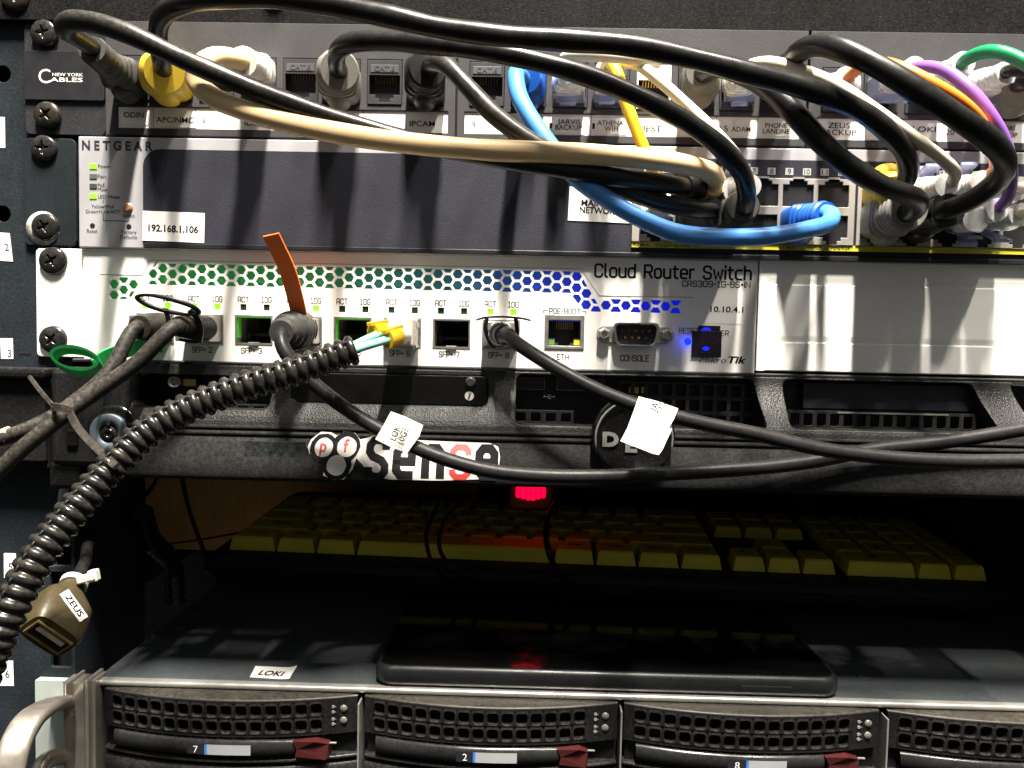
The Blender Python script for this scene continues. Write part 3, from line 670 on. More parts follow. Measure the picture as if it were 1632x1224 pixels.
# ------------------------------------------------------------------ white cloud router switch (third unit)
cr = thing('router_switch', 'white router switch with green to blue honeycomb grille and fibre ports', 'network switch', at(700, 590, 2))
D3 = 4.
X0c, X1c = 15.3, 287.9; Zt, Zb = at(600, 405, D3).z, at(600, 581.5, D3).z
MB().plate(rr(at(58, 480, 2).x, X0c+.2, Zb+.4, Zt, 1.8), [], -2.1, 2., .3).build('ear', white_m, cr)
screw(cr, 86, 416, 2.2, 5.7, None, .55); screw(cr, 86, 541, 2.2, 5.7, None, .9)
holes = []
def xz(u, v): p = at(u, v, D3); return (p.x, p.z)
# honeycomb
topb = [xz(163, 441), xz(232, 442), xz(247, 419.5), xz(922, 432), xz(948, 476), xz(1098, 479)]
botb = [xz(163, 476), xz(207, 477), xz(222, 454), xz(908, 466), xz(931, 497), xz(1098, 499)]
def level(P, i0, i1):
    z = (P[i0][1]+P[i1][1])/2; P[i0] = (P[i0][0], z); P[i1] = (P[i1][0], z)
for i in (0, 2, 4): level(topb, i, i+1); level(botb, i, i+1)
cellw, cellh = 8.0, 4.5; hx, hz = 1.95, 1.78; za = topb[2][1]-.9
def clip(poly, a, b, keep_below):
    # keep side below (or above) line a->b, a.x<b.x
    nx, nz = -(b[1]-a[1]), (b[0]-a[0]); s_ = -1 if keep_below else 1
    f = lambda p: s_*((p[0]-a[0])*nx+(p[1]-a[1])*nz)
    out = []
    for i in range(len(poly)):
        p, q = poly[i], poly[(i+1) % len(poly)]; fp, fq = f(p), f(q)
        if fp >= 0: out.append(p)
        if (fp >= 0) != (fq >= 0): t = fp/(fp-fq); out.append((p[0]+(q[0]-p[0])*t, p[1]+(q[1]-p[1])*t))
    return out
def area(P): return abs(sum(P[i][0]*P[(i+1) % len(P)][1]-P[(i+1) % len(P)][0]*P[i][1] for i in range(len(P)))/2) if len(P) > 2 else 0
xs = topb[0][0]; ncol = 0
while xs + ncol*cellw/2 < topb[-1][0]+2:
    cx = xs+.6+ncol*cellw/2
    for r_ in range(-2, 9):
        cz = za-1.15-r_*cellh-(cellh/2 if ncol % 2 else 0)
        h6 = [(cx-hx*1.08, cz), (cx-hx*.52, cz-hz), (cx+hx*.52, cz-hz), (cx+hx*1.08, cz), (cx+hx*.52, cz+hz), (cx-hx*.52, cz+hz)]
        P = h6
        for i in range(5):
            if topb[i][0]-2 < cx < topb[i+1][0]+2 or (topb[i][0] <= cx <= topb[i+1][0]):
                if topb[i][0] <= cx <= topb[i+1][0] or (i in (1, 3) and abs(cx-(topb[i][0]+topb[i+1][0])/2) < 4): P = clip(P, topb[i], topb[i+1], True)
            if botb[i][0] <= cx <= botb[i+1][0] or (i in (1, 3) and abs(cx-(botb[i][0]+botb[i+1][0])/2) < 4): P = clip(P, botb[i], botb[i+1], False)
        P = clip(P, (topb[0][0], Zb), (topb[0][0]+1e-6, Zt), False) if False else [p for p in P]
        if area(P) > 1.3 and min(p[0] for p in P) > topb[0][0]-.5 and max(p[0] for p in P) < topb[-1][0]+.5:
            Q = []
            for p in P:
                if not Q or (Vector(p)-Vector(Q[-1])).length > .05: Q.append(p)
            if (Vector(Q[0])-Vector(Q[-1])).length < .05: Q.pop()
            if len(Q) > 2: holes.append(Q)
    ncol += 1
CAGES = [218+78.7*i for i in range(8)]
cage_holes = []
for i, u in enumerate(CAGES):
    v0, v1 = 499+(u-218)*.0185, 546+(u-218)*.0185
    cage_holes.append(prr(u, v0+1, u+59, v1, D3)); 
holes += cage_holes
leds = []
for i in range(8):
    for q, du in enumerate((12.5, 49.5)):
        u = CAGES[i]+du-(0 if q == 0 else 0); v = 486.5+(u-230)*.0185; leds.append((i, q, u, v)); holes.append(prr(u-5, v-5, u+5, v+5, D3))
holes.append(prr(868, 502, 931, 556, D3))
holes.append(prr(978, 517, 1046, 552, D3, 2.))
MB().plate([(X0c, Zb), (X1c, Zb), (X1c, Zt), (X0c, Zt)], holes, -D3, 1.2, 0.).build('face', white_m, cr)
mb = MB(); mb.box(X0c, X1c, -D3+.01+1.2, 190, Zt-1.2, Zt-.02); mb.box(X0c, X1c, -D3+1.21, 190, Zb+.02, Zb+1.2); mb.build('housing', white_m, cr)
mb = MB(); x0, x1, z0, z1 = rect(155, 412, 1105, 506, D3); mb.box(x0, x1, 1.2-D3+1.6, 1.2-D3+1.9, z0, z1); mb.build('circuit_board', crsback, cr, origin=Vector((x0, 0, 0)))
for o in [bpy.data.objects[-1]] if False else []: pass
# keep pcb child frame right
pcb = [o for o in COL.objects if o.name.startswith('circuit_board')][0]; pcb.location = (Vector((x0, 0, 0))-Vector(cr['_o']))*S
# raised line above the grille
mb = MB(); path = [xz(160, 437.5), xz(226, 438), xz(241, 415.5), xz(926, 428), xz(955, 471), xz(1104, 474)]
for i in (0, 2, 4):
    z = (path[i][1]+path[i+1][1])/2; path[i] = (path[i][0], z); path[i+1] = (path[i+1][0], z)
mb.tube([Vector((p[0], -D3, p[1])) for p in path], .16, 6); mb.build('grille_edge_line', M('line_grey', (.32, .31, .29), .5), cr)
lit = {(0, 0), (0, 1), (1, 0), (1, 1), (3, 0), (3, 1), (7, 0), (7, 1)}
for i, q, u, v in leds:
    MB().pbox(u-5.2, v-5.2, u+5.2, v+5.2, D3-.5, D3-1.2).build('status_light', ledgreen if (i, q) in lit else ledoff, cr)
for i, u in enumerate(CAGES):
    v0, v1 = 499+(u-218)*.0185, 546+(u-218)*.0185; x0, x1, z0, z1 = rect(u, v0+1, u+59, v1, D3)
    mb = MB(); t = .55
    mb.plate([(x0-.15, z0-.15), (x1+.15, z0-.15), (x1+.15, z1+.15), (x0-.15, z1+.15)], [[(x0+t, z0+t), (x1-t, z0+t), (x1-t, z1-t), (x0+t, z1-t)]], -D3-.25, 30, 0)
    xm = (x0+x1)/2; mb.box(xm-2.1, xm+2.1, -D3-1., -D3+1, z0-.5, z0+.9, .15)
    cg = mb.build('fibre_cage', steel, cr)
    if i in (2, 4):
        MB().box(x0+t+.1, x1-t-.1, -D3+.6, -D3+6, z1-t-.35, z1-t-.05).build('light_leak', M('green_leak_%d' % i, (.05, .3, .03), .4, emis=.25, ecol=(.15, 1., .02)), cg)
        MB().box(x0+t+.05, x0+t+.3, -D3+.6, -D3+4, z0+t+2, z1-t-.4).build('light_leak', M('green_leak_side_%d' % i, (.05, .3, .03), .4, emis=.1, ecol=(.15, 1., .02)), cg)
    mb = MB(); mb.box(x0+t, x1-t, 22, 23, z0+t, z1-t); mb.box(x0+t+.8, x1-t-.8, 8, 21, z0+3.4, z0+4.6); mb.box(x0+1.2, x0+2.8, 6, 8, z0+2, z0+5); mb.build('cavity', holem, cg)
# lettering
mb = MB()
for i in range(8):
    u = CAGES[i]+12.5; v = 475+(u-230)*.0185
    if True: stroke(mb, 'ACT', u, v-.5, 8.5, D3, 17, .95); stroke(mb, '10G', u+37, v+.2, 8.5, D3, 15.5, .95)
    u = CAGES[i]+25.5; stroke(mb, 'SFP+ %d' % (i+1), u, 556+(u-240)*.0185, 8.5, D3, 32, 1.)
stroke(mb, 'POE/BOOT', 900, 496, 8, D3, 48, .9); stroke(mb, 'ETH', 897, 569, 8, D3, 18, 1.); stroke(mb, 'CONSOLE', 1011.5, 571, 9, D3, 45, 1.)
stroke(mb, 'RESET', 1098, 527, 8, D3, 31, .8); stroke(mb, 'POWER', 1143, 531, 8, D3, 36, .8)
for a in ((865.5, 494.5, 872, 495.5), (865.5, 494.5, 866.5, 499), (928, 496, 934, 497), (933, 496, 934, 501)): mb.pbox(*a, D3+.07, D3)
mb.build('lettering', M('brown_ink', (.03, .027, .024), .7, spec=.1), cr)
mb = MB(); stroke(mb, 'Cloud Router Switch', 1072.5, 433.5, 19.5, D3, 245, 1.05, gap=1.4); stroke(mb, 'CRS309-1G-8S+IN', 1141.5, 453, 8.8, D3, 106, 1.05, gap=1.3); mb.build('title_lettering', ink, cr)
mb = MB(); mb.ptext('Mikro', 1136, 573.5, 9.5, D3, 42, shear=.25, bold=-.012); mb.build('brand_lettering', ink, cr)
mb = MB(); mb.ptext('Tik', 1175, 573.5, 10.5, D3, 29, shear=.25, bold=.035); mb.build('brand_lettering', ink, cr)
# white label with the address
o = MB().pbox(1105, 466, 1193, 516, D3+.08, D3+.01).build('label_sticker', white2, cr); MB().ptext('10.10.4.1', 1158.5, 493, 9, D3+.1, 52, bold=.015).build('lettering', ink, o)
# ethernet jack
x0, x1, z0, z1 = rect(868, 502, 931, 556, D3)
eth = MB().plate([(x0, z0), (x1, z0), (x1, z1), (x0, z1)], [[(x0+1.5, z0+1.2), (x0+1.5, z1-2.1), (x1-1.5, z1-2.1), (x1-1.5, z0+1.2)]], -D3-.6, 12, .12).build('ethernet_jack', steel, cr)
cx = (x0+x1)/2; mb = MB(); mb.box(x0+1.5, x1-1.5, 3, 3.5, z0+1.2, z1-2.); mb.build('cavity', holem, eth)
mb = MB(); mb.box(x0+1.5, cx-2.4, -D3+.1, 3, z0+1.2, z0+2.5); mb.box(cx+2.4, x1-1.5, -D3+.1, 3, z0+1.2, z0+2.5); mb.box(x0+1.5, cx-3.8, -D3+.4, 3, z0+2.5, z0+4.2); mb.box(cx+3.8, x1-1.5, -D3+.4, 3, z0+2.5, z0+4.2); mb.build('inner_step', jackm, eth)
MB().box(x0+1.7, cx-3.9, -D3+.02, -D3+.5, z0+1.6, z0+3.6).build('jack_light', ledgrn2, eth); MB().box(cx+3.9, x1-1.7, -D3+.02, -D3+.5, z0+1.6, z0+3.6).build('jack_light', ledyel2, eth)
mb = MB()
for q in range(8): mb.box(cx-3.1+q*.9-.15, cx-3.1+q*.9+.15, -D3+1.5, -D3+2, z1-5.8, z1-2.6)
mb.build('contacts', brass, eth)
# console port
c = at(1011.5, 533.5, D3); q = mmpx(D3)
def dshape(w, h, sl, r): 
    P = []; pts = [(-w, h), (w, h), (w-sl, -h), (-w+sl, -h)]
    for i in range(4):
        p = Vector(pts[i]); a = (Vector(pts[i-1])-p).normalized(); b_ = (Vector(pts[(i+1) % 4])-p).normalized()
        for k in range(5):
            t = k/4; P.append(tuple(p+a*r*(1-t)**2+b_*r*t*t))
    return [(c.x+x, c.z+z) for x, z in P]
con = MB().plate(rr(c.x-15.3, c.x+15.3, c.z-3.4, c.z+3.4, 3.3, 8), [dshape(8., 3.7-.5, .8, 2)], -D3-.8, .8, .2).build('console_port', steel, cr)
MB().plate(dshape(9.4, 4.9, 1.4, 2.6), [dshape(8.3, 3.9, 1.2, 2.2)], -D3-4.6, 5, .35).build('shell', chrome, con)
MB().plate(dshape(8.35, 3.95, 1.2, 2.2), [], -D3-1.4, 1, 0).build('insulator', bootk, con)
mb = MB()
for n_, zz in ((5, 1.5), (4, -1.2)):
    for k in range(n_): mb.lathe(Vector((c.x+(k-(n_-1)/2)*2.75, -D3-1.3, c.z+zz)), Vector((0, -1, 0)), [(.42, 0), (.42, 1.7), (.2, 2.)], 10)
mb.build('pins', gold, con)
for sx in (-1, 1):
    MB().lathe(c+Vector((sx*12.6, -.8, 0)), Vector((0, -1, 0)), [(2.7, 0), (2.7, 3.2), (1.9, 3.7), (1.35, 3.7), (1.3, 2.), (.1, 1.9)], 6, False).build('hex_nut', steel, con)
c = at(1096, 544, D3); MB().lathe(c, Vector((0, -1, 0)), [(1.35, 0), (1.3, .3), (.8, .6)], 20).build('blue_light', ledblue, cr)
tp = MB().pbox(1102.5, 528, 1150, 569.5, D3+.9, D3+.55, .1).pbox(1113, 519, 1148, 534, D3+.5, D3+.25, .1).build('black_tape', tape, cr)
mb = MB(); c = at(1126, 526, D3+.98)
mb.plate([(c.x+2.*math.cos(t*PI/8), c.z-.3+1.3*math.sin(t*PI/8)) for t in range(9)]+[(c.x-1.4, c.z-.1), (c.x+1.4, c.z-.1)], [], -D3-.56, .05)
c = at(1125, 553, D3+.95); mb.prism([(c.x+1.4*math.cos(t*PI/6), c.z-.6+.8*math.sin(t*PI/6)) for t in range(12)], -D3-.93, -D3-.9)
mb.build('glow_spot', ledbluet, tp)
bl_ = bpy.data.lights.new('blue_led_light', 'POINT'); bl_.energy = .0006; bl_.color = (.02, .05, 1); bl_.shadow_soft_size = .001
bo = bpy.data.objects.new('blue_led_light', bl_); COL.objects.link(bo); bo.location = at(1094, 545, D3+2.2)*S
for u, v in ((1203, 419), (1200, 588)): MB().pbox(u-2, v-1.2, u+2.5, v+1.2, D3-.6, D3-1.5).build('blue_leak', ledbluet, cr)

# ------------------------------------------------------------------ white pressed blank beside it
bl = thing('rack_blank', 'white pressed steel blank to the right of the router switch', 'rack panel', at(1420, 590, 2))
xb0, xb1 = X1c+.5, at(1780, 500, 3).x; zt_, z_b = at(1420, 419, 3).z, at(1420, 595, 3).z
mb = MB(); xg = at(1226, 500, 3).x; g1_, g2_ = at(1420, 457, 3).z, at(1420, 549, 3).z
P = [(2, zt_), (-4.0, zt_-.01), (-4.3, zt_-.4), (-4.3, g1_+2.6), (-4.15, g1_+1.6), (-3.9, g1_+.1), (-4.2, g1_), (-4.4, g1_-.4), (-4.3, g2_+2.6), (-4.15, g2_+1.6), (-3.9, g2_+.1), (-4.2, g2_), (-4.4, g2_-.4), (-4.3, z_b+.4), (-4., z_b), (2, z_b)]
mb.profile(P, xg, xb1, False)
P2 = [(2, zt_)]+[(-4.3 if -4.25 < p[0] < 0 and p[0] != 2 else p[0], p[1]) for p in P[1:-1]]+[(2, z_b)]
n = len(P); vs = [(xg-2.2, a, z) for a, z in P2]+[(xg, a, z) for a, z in P]; mb.add(vs, [[i, n+i, n+i+1, i+1] for i in range(n-1)])
mb.profile(P2, xb0, xg-2.2)
mb.box(xb0, xb1, 1.8, 2.2, z_b, zt_)
mb.build('pressed_face', white2, bl)

# ================================================================== black server bezel (fourth unit)
dl = thing('server_bezel', 'black server with curved glossy bezel, dark windows and round silver ringed badge', 'server', at(816, 775, 20))
XB0, XB1 = at(84, 680, 20).x, 457.  # right end carried past view to shut lamp light out of the gap
ZT, ZL, ZB = at(816, 592, 8).z, at(816, 690, 21).z, at(816, 779, 30).z
def slope(p):
    t = (ZT-p.z)/(ZT-ZL); d = 7+11*smoothstep(t)**1.2+2*t
    return Vector((p.x, p.y-d, p.z))
def dslope(z): return -slope(Vector((0, 0, z))).y
wins = [(216, 598, 432, 652), (463, 596, 777, 646), (822, 601, 1206, 681), (1254, 608, 1562, 687), (1622, 612, 1780, 690)]
def wrect(u0, v0, u1, v1):
    # bezel surface depth differs over height: solve both edges
    um = (u0+u1)/2; z1 = at(um, v0, 8).z; z0 = at(um, v1, 18).z; dm = 13
    return at(u0, (v0+v1)/2, dm).x, at(u1, (v0+v1)/2, dm).x, z0, z1
def trap(r, l=0., rr_=0., rad=2.5):
    x0, x1, z0, z1 = r; P = rr(x0, x1, z0, z1, rad, 3)
    return [(x+(l if x < (x0+x1)/2 else rr_)*(z1-z)/(z1-z0), z) for x, z in P]
wh = [trap(wrect(*wins[0]), 0, 0), trap(wrect(*wins[1]), 1.5, 0), trap(wrect(*wins[2]), 0, 3.), trap(wrect(*wins[3]), 0, 5.5), trap(wrect(*wins[4]), 5., 0)]
def subd_plate(xf):
    mb = MB(xf); return mb
xl = at(200, 640, 13).x
bm_o = [(xl, ZL)]+[(XB1, ZL), (XB1, ZT), (xl, ZT)]
# split in horizontal strips so the slope stays curved: plate, then bisect
mbp = MB(); mbp.plate(bm_o, wh, 0, 9, .45)
me = bpy.data.meshes.new('t'); me.from_pydata(mbp.v, [], mbp.f); bm = bmesh.new(); bm.from_mesh(me); bpy.data.meshes.remove(me)
for k in range(1, 12):
    z = ZL+(ZT-ZL)*k/12; bmesh.ops.bisect_plane(bm, geom=bm.verts[:]+bm.edges[:]+bm.faces[:], plane_co=(0, 0, z), plane_no=(0, 0, 1))
mb = MB(slope); mb.bm(bm); mb.build('bezel_grille', bezel, dl)
# lower lip
prof = [(-20.6, ZL+.6), (-21.2, ZL), (-21.4, ZL-.8), (-20.8, ZL-1.), (-20.8, ZL-1.5), (-22, ZL-1.8), (-22.6, ZL-3), (-21.9, ZL-3.3), (-22., ZL-3.8)]
for k in range(12): t = k/11; prof.append((-23.4-5.5*math.sin(t*PI/2), ZL-4.4-(ZL-4.4-ZB-2.)*t))
prof += [(-28.6, ZB+1.), (-27.6, ZB+.3), (-26, ZB), (0, ZB+.5)]
mb = MB(); mb.profile(prof, at(196, 720, 22).x, XB1, True); mb.build('lower_lip', bezel2, dl)
# top sill
mb = MB(); mb.profile([(0, ZT+1.4), (-5.5, ZT+1.4), (-6.6, ZT+.9), (-6.8, ZT+.1), (0, ZT)], XB0, XB1); mb.build('top_sill', glossk, dl)
MB().box(XB0+20, XB1, 6, 429, ZB+1.2, ZT+.5).build('chassis', dark, dl)
# interior behind windows
bk = 3.
inner = MB(); inner.box(xl, XB1, 2, 2.6, ZL, ZT); inner.build('inner_face', M('inner_face', (.010, .011, .014), .45), dl)
def grid_face(parent, u0, v0, u1, v1, d, nx, nz, mat, name='vent_grid', th=1.5, frac=.74, r=.5):
    x0, x1, z0, z1 = rect(u0, v0, u1, v1, d); holes = []; px_, pz_ = (x1-x0)/nx, (z1-z0)/nz
    for i in range(nx):
        for j in range(nz):
            cx, cz = x0+(i+.5)*px_, z0+(j+.5)*pz_; w, h = px_*frac/2, pz_*frac/2; holes.append(rr(cx-w, cx+w, cz-h, cz+h, r, 2))
    o = MB().plate([(x0, z0), (x1, z0), (x1, z1), (x0, z1)], holes, -d, th, .08).build(name, mat, parent)
    return o
gm = M('grid_plastic', (.022, .022, .024), .3, var=.2, dust=.25)
grid_face(dl, 986, 610, 1205, 682, 2, 10, 3, gm)
grid_face(dl, 818, 654, 914, 676, 6, 4, 1, gm, frac=.66)
grid_face(dl, 1256, 657, 1575, 686, 6, 15, 1, gm, frac=.68)
grid_face(dl, 350, 644, 425, 664, 6, 3, 1, gm, frac=.68)
mb = MB(); mb.pbox(820, 600, 868, 620, 3, 1, .2); mb.pbox(888, 601, 965, 622, 3, 1, .2); mb.build('slot_cover', glossk, dl)
mb = MB()
for a in ((820, 620, 868, 620.8), (867.5, 600, 868.3, 620), (888, 622, 965, 622.8), (887.5, 600, 888.3, 622)): mb.pbox(*a, 3.2, 3)
c = at(875, 632, 3.2); q = .26
mb.box(c.x-2., c.x+2., -3.3, -3.2, c.z-.1, c.z+.1); mb.box(c.x-2.2, c.x-1.5, -3.3, -3.2, c.z-.35, c.z+.35)
mb.add([(c.x+1.8, -3.3, c.z-.35), (c.x+2.5, -3.3, c.z), (c.x+1.8, -3.3, c.z+.35)], [(0, 1, 2)])
for s_, l_ in ((1, .9), (-1, .4)): mb.tube([Vector((c.x-1.+l_*.4, -3.26, c.z)), Vector((c.x-.4+l_*.4, -3.26, c.z+s_*.7)), Vector((c.x+.6+l_*.3, -3.26, c.z+s_*.75))], .1, 5)
mb.build('usb_symbol', inkgrey, dl)
mb = MB(); mb.pbox(1280, 612, 1560, 654, 2.9, 2.2, .3); mb.build('drive_blank', M('blank_navy', (.018, .021, .028), .5, var=.15), dl)
mb = MB(); mb.pbox(1335, 658.5, 1512, 660.5, 6.3, 5.8); mb.build('metal_edge', lipm, dl)
c = at(1257, 625, 3); mb = MB(); mb.lathe(c, Vector((0, -1, 0)), [(2.2, 0), (2.2, .1)], 20); mb.build('round_hole', holem, dl)
for u0, v0, u1, v1 in ((1002, 617, 1018, 627), (1022, 617, 1033, 627)): MB().pbox(u0, v0, u1, v1, .5, -.5).build('inner_glint', brass, dl)
# knobs in the first window
mb = MB(); c = at(277, 609, 6); mb.lathe(c, Vector((.2, -1, 0)), [(2.4, -4), (2.4, 0), (1.7, .1), (1.5, -1.2), (.1, -1.2)], 24); mb.build('light_pipe', M('pipe_grey', (.25, .23, .19), .3), dl)
mb = MB(); mb.pbox(290, 603, 312, 616, 4, 0, .5); mb.build('brass_block', brass, dl)
# information panel
mb = MB(); x0, x1, z0, z1 = wrect(464, 596, 776, 645); mb.plate(rr(x0, x1, z0, z1, 1.6), [], -13.5, 3, .4); ip = mb.build('info_panel', glossd, dl)
c = at(750, 609, 13.6); MB().lathe(c, Vector((0, -1, 0)), [(2.1, 0), (2.1, .5), (1.4, .9)], 24).build('round_button', M('button_grey', (.075, .075, .08), .4), ip)
c = at(748, 631, 13.6); o = MB().lathe(c, Vector((0, -1, 0)), [(1.8, 0), (1.8, .08)], 24, False).build('information_icon', inkw, ip)
MB().text('i', c+Vector((0, -.1, 0)), 2.5, bold=.04, shear=.25).build('letter', ink, o)
# left end module with lock
em = MB(); x0, x1, z0, z1 = rect(80, 587, 202, 744, 20); em.box(x0, x1, -20, 0, z0, z1, 2.2); em.build('end_cap', bezel2, dl)
mb = MB(); x0, x1, z0, z1 = rect(76, 735, 112, 781, 18); mb.box(x0, x1+4, -18, 0, z0, z1, 2); mb.build('end_foot', glossk, dl)
c = at(180, 686, 20.2); mb = MB(); mb.lathe(c+Vector((0, .3, 0)), Vector((0, -1, 0)), [(10, 0), (10, .2), (8.4, .3)], 36); mb.build('lock_recess', glossk, dl)
mb = MB(); mb.lathe(c+Vector((-1, 0, -1)), Vector((0, -1, 0)), [(7.6, 0), (7.6, 1.4), (7., 1.7), (3.9, 1.7), (3.7, .9)], 36); lk = mb.build('lock', lockm, dl)
mb = MB(); k0 = c+Vector((-1, -1., -1)); mb.lathe(k0, Vector((0, -1, 0)), [(3.7, 0), (3.7, .1), (.1, .12)], 30); mb.box(k0.x-.7, k0.x+.7, k0.y-.9, k0.y, k0.z+3., k0.z+5.4, .2); mb.build('keyway', holem, lk)
mb = MB(); mb.lathe(k0+Vector((0, -.1, -.3)), Vector((0, -1, 0)), [(2.2, 0), (2.2, .7), (1.2, .8), (1.1, .2), (.1, .2)], 24); mb.build('lock_core', glossk, lk)
mb = MB(); mb.pbox(104, 684, 122, 713, 21.5, 19, .9); mb.build('release_button', glossk, dl)
MB().pbox(390, 704, 487, 764, 27, 25.6).build('adhesive_patch', residue, dl).rotation_euler = (0, 0, 0)
# badge
ca = at(1011, 700, 33); ax = Vector((0, -1, .12)).normalized()
bd = MB().lathe(ca+Vector((0, 10, 0)), ax, [(15.2, 0), (15.2, 8.5), (14.5, 9.2), (14.1, 9.2), (13.6, 8.6), (.1, 8.6)], 56).build('round_badge', glossk, dl)
mb = MB(); rg = []
for k in range(57):
    t = 2*PI*k/56; rg.append(ca+Vector((14.2*math.cos(t), .8, 14.2*math.sin(t))))
mb.tube(rg, .42, 8, False); mb.build('badge_ring', silverl, bd)
mb = MB()
cd = at(972, 700, 33.4)
for s_, du in (('D', 0), ('E', 33), ('L', 56), ('L', 72)):
    mb.text(s_, at(973+du, 700+(9 if s_ == 'E' else 0), 32.6), 4.9, width=6. if s_ == 'D' else 4.4, bold=.05, th=.4, X=Vector((1, 0, 0)))
mb.build('badge_lettering', silverl, bd)
# sticker with red and black lettering
DS = 29.6
def lipz(p):       # wrap onto the lip surface
    z = p.z; t = max(0, min(1, (ZL-4.4-z)/(ZL-4.4-ZB-2.))); y = -23.4-5.5*math.sin(t*PI/2)
    if z > ZL-4.4: y = -23.4+(z-(ZL-4.4))*.35
    return Vector((p.x, y-.25+p.y, z))
def onlip(u, v):
    d = 26.
    for _ in range(4): p = at(u, v, d); d = -lipz(Vector((p.x, 0, p.z))).y
    return at(u, v, d)
def sub(mb_):
    me = bpy.data.meshes.new('t'); me.from_pydata(mb_.v, [], mb_.f); bm = bmesh.new(); bm.from_mesh(me); bpy.data.meshes.remove(me)
    for k in range(1, 14):
        z = ZL+2+(ZB-ZL-2)*k/14; bmesh.ops.bisect_plane(bm, geom=bm.verts[:]+bm.edges[:]+bm.faces[:], plane_co=(0, 0, z), plane_no=(0, 0, 1))
    return bm
def dec(build, off, name, mat, parent):
    t = MB(); build(t)
    mb = MB(lambda p: lipz(Vector((p.x, -off, p.z)))); mb.bm(sub(t)); return mb.build(name, mat, parent)
outl = [(490, 712), (496, 700), (512, 688), (528, 689), (537, 694), (548, 688), (566, 690), (574, 700), (585, 698), (600, 692), (640, 700), (700, 703), (780, 706), (794, 712), (797, 728), (794, 752), (788, 763), (700, 766), (620, 764), (590, 759), (579, 742), (568, 730), (562, 748), (548, 764), (532, 765), (515, 758), (518, 735), (503, 732), (493, 722)]
stk = dec(lambda t: t.add([(*(lambda p: (p.x, 0, p.z))(onlip(*q)),) for q in outl], [list(range(len(outl)))]), 0.02, 'logo_sticker', M('sticker_white', (.52, .50, .46), .5, var=.1), dl)
def disc(t, u, v, r, k=24, jag=0.):
    c = onlip(u, v); t.add([(c.x+(r+random.uniform(-jag, jag))*math.cos(2*PI*i/k), 0, c.z+(r+random.uniform(-jag, jag))*math.sin(2*PI*i/k)) for i in range(k)], [list(range(k))])
def rings_(t):
    for u, v, r in ((516, 713, 5.2), (552, 711, 5.4), (537, 742, 5.5)): disc(t, u, v, r, 18, .25)
dec(rings_, .08, 'logo_circles', ink, stk)
def whites(t):
    for u, v, r in ((516, 713, 3.5), (553, 712, 3.7), (536, 742, 3.7)): disc(t, u, v, r, 20, .1)
dec(whites, .14, 'logo_disc', M('sticker_white2', (.52, .50, .46), .5, var=.1), stk)
q = mmpx(26)
def put(t, s_, u, v, h, w, bold): c = onlip(u, v); t.text(s_, Vector((c.x, 0, c.z)), h*q, width=w*q, bold=bold, lift=0)
dec(lambda t: (put(t, 'p', 516, 710, 19, 11, .025), put(t, 'f', 552, 710, 19, 9, .03)), .2, 'lettering', inkred, stk)
GL['n'] = [[(0, 0), (0, 4.4)], [(0, 3.7), (.8, 4.4), (2.2, 4.4), (3, 3.6), (3, 0)]]
GL['S'] = [[(3.5, 4.9), (3.5, 5.2), (2.7, 6), (.8, 6), (0, 5.2), (0, 4.1), (.8, 3.3), (2.7, 2.7), (3.5, 1.9), (3.5, .8), (2.7, 0), (.8, 0), (0, .8), (0, 1.1)]]
def block(t, l, u, v, h, w, wt): stroke(t, l, u, v, h, 26, w, wt)
dec(lambda t: (block(t, 'S', 602, 730, 55, 26, 1.35), block(t, 'e', 645, 727, 57, 24, 1.4), block(t, 'n', 691, 728, 57, 24, 1.4), block(t, 'e', 776, 729, 57, 24, 1.4)), .12, 'lettering', ink, stk)
def block_s(t):
    m_ = MB(); stroke(m_, 'S', 734, 736, 45, 26, 25, 1.25); t.v += m_.v; t.f += m_.f
dec(block_s, .12, 'lettering', inkred, stk)

# black plastic rack ear at far left, beside the bezel
re = thing('rack_ear_block', 'black plastic block on the rack post left of the black server', 'rack bracket', at(30, 740, 10))
MB().pbox(-120, 585, 76, 745, 10, 0, .8).build('block', bezel2, re)
MB().pbox(-120, 588, 70, 603, 16, 9, 1.2).build('top_ledge', glossk, re)
MB().pbox(-120, 606, 71, 735, 12, 9, .8).build('front_plate', bezel2, re)

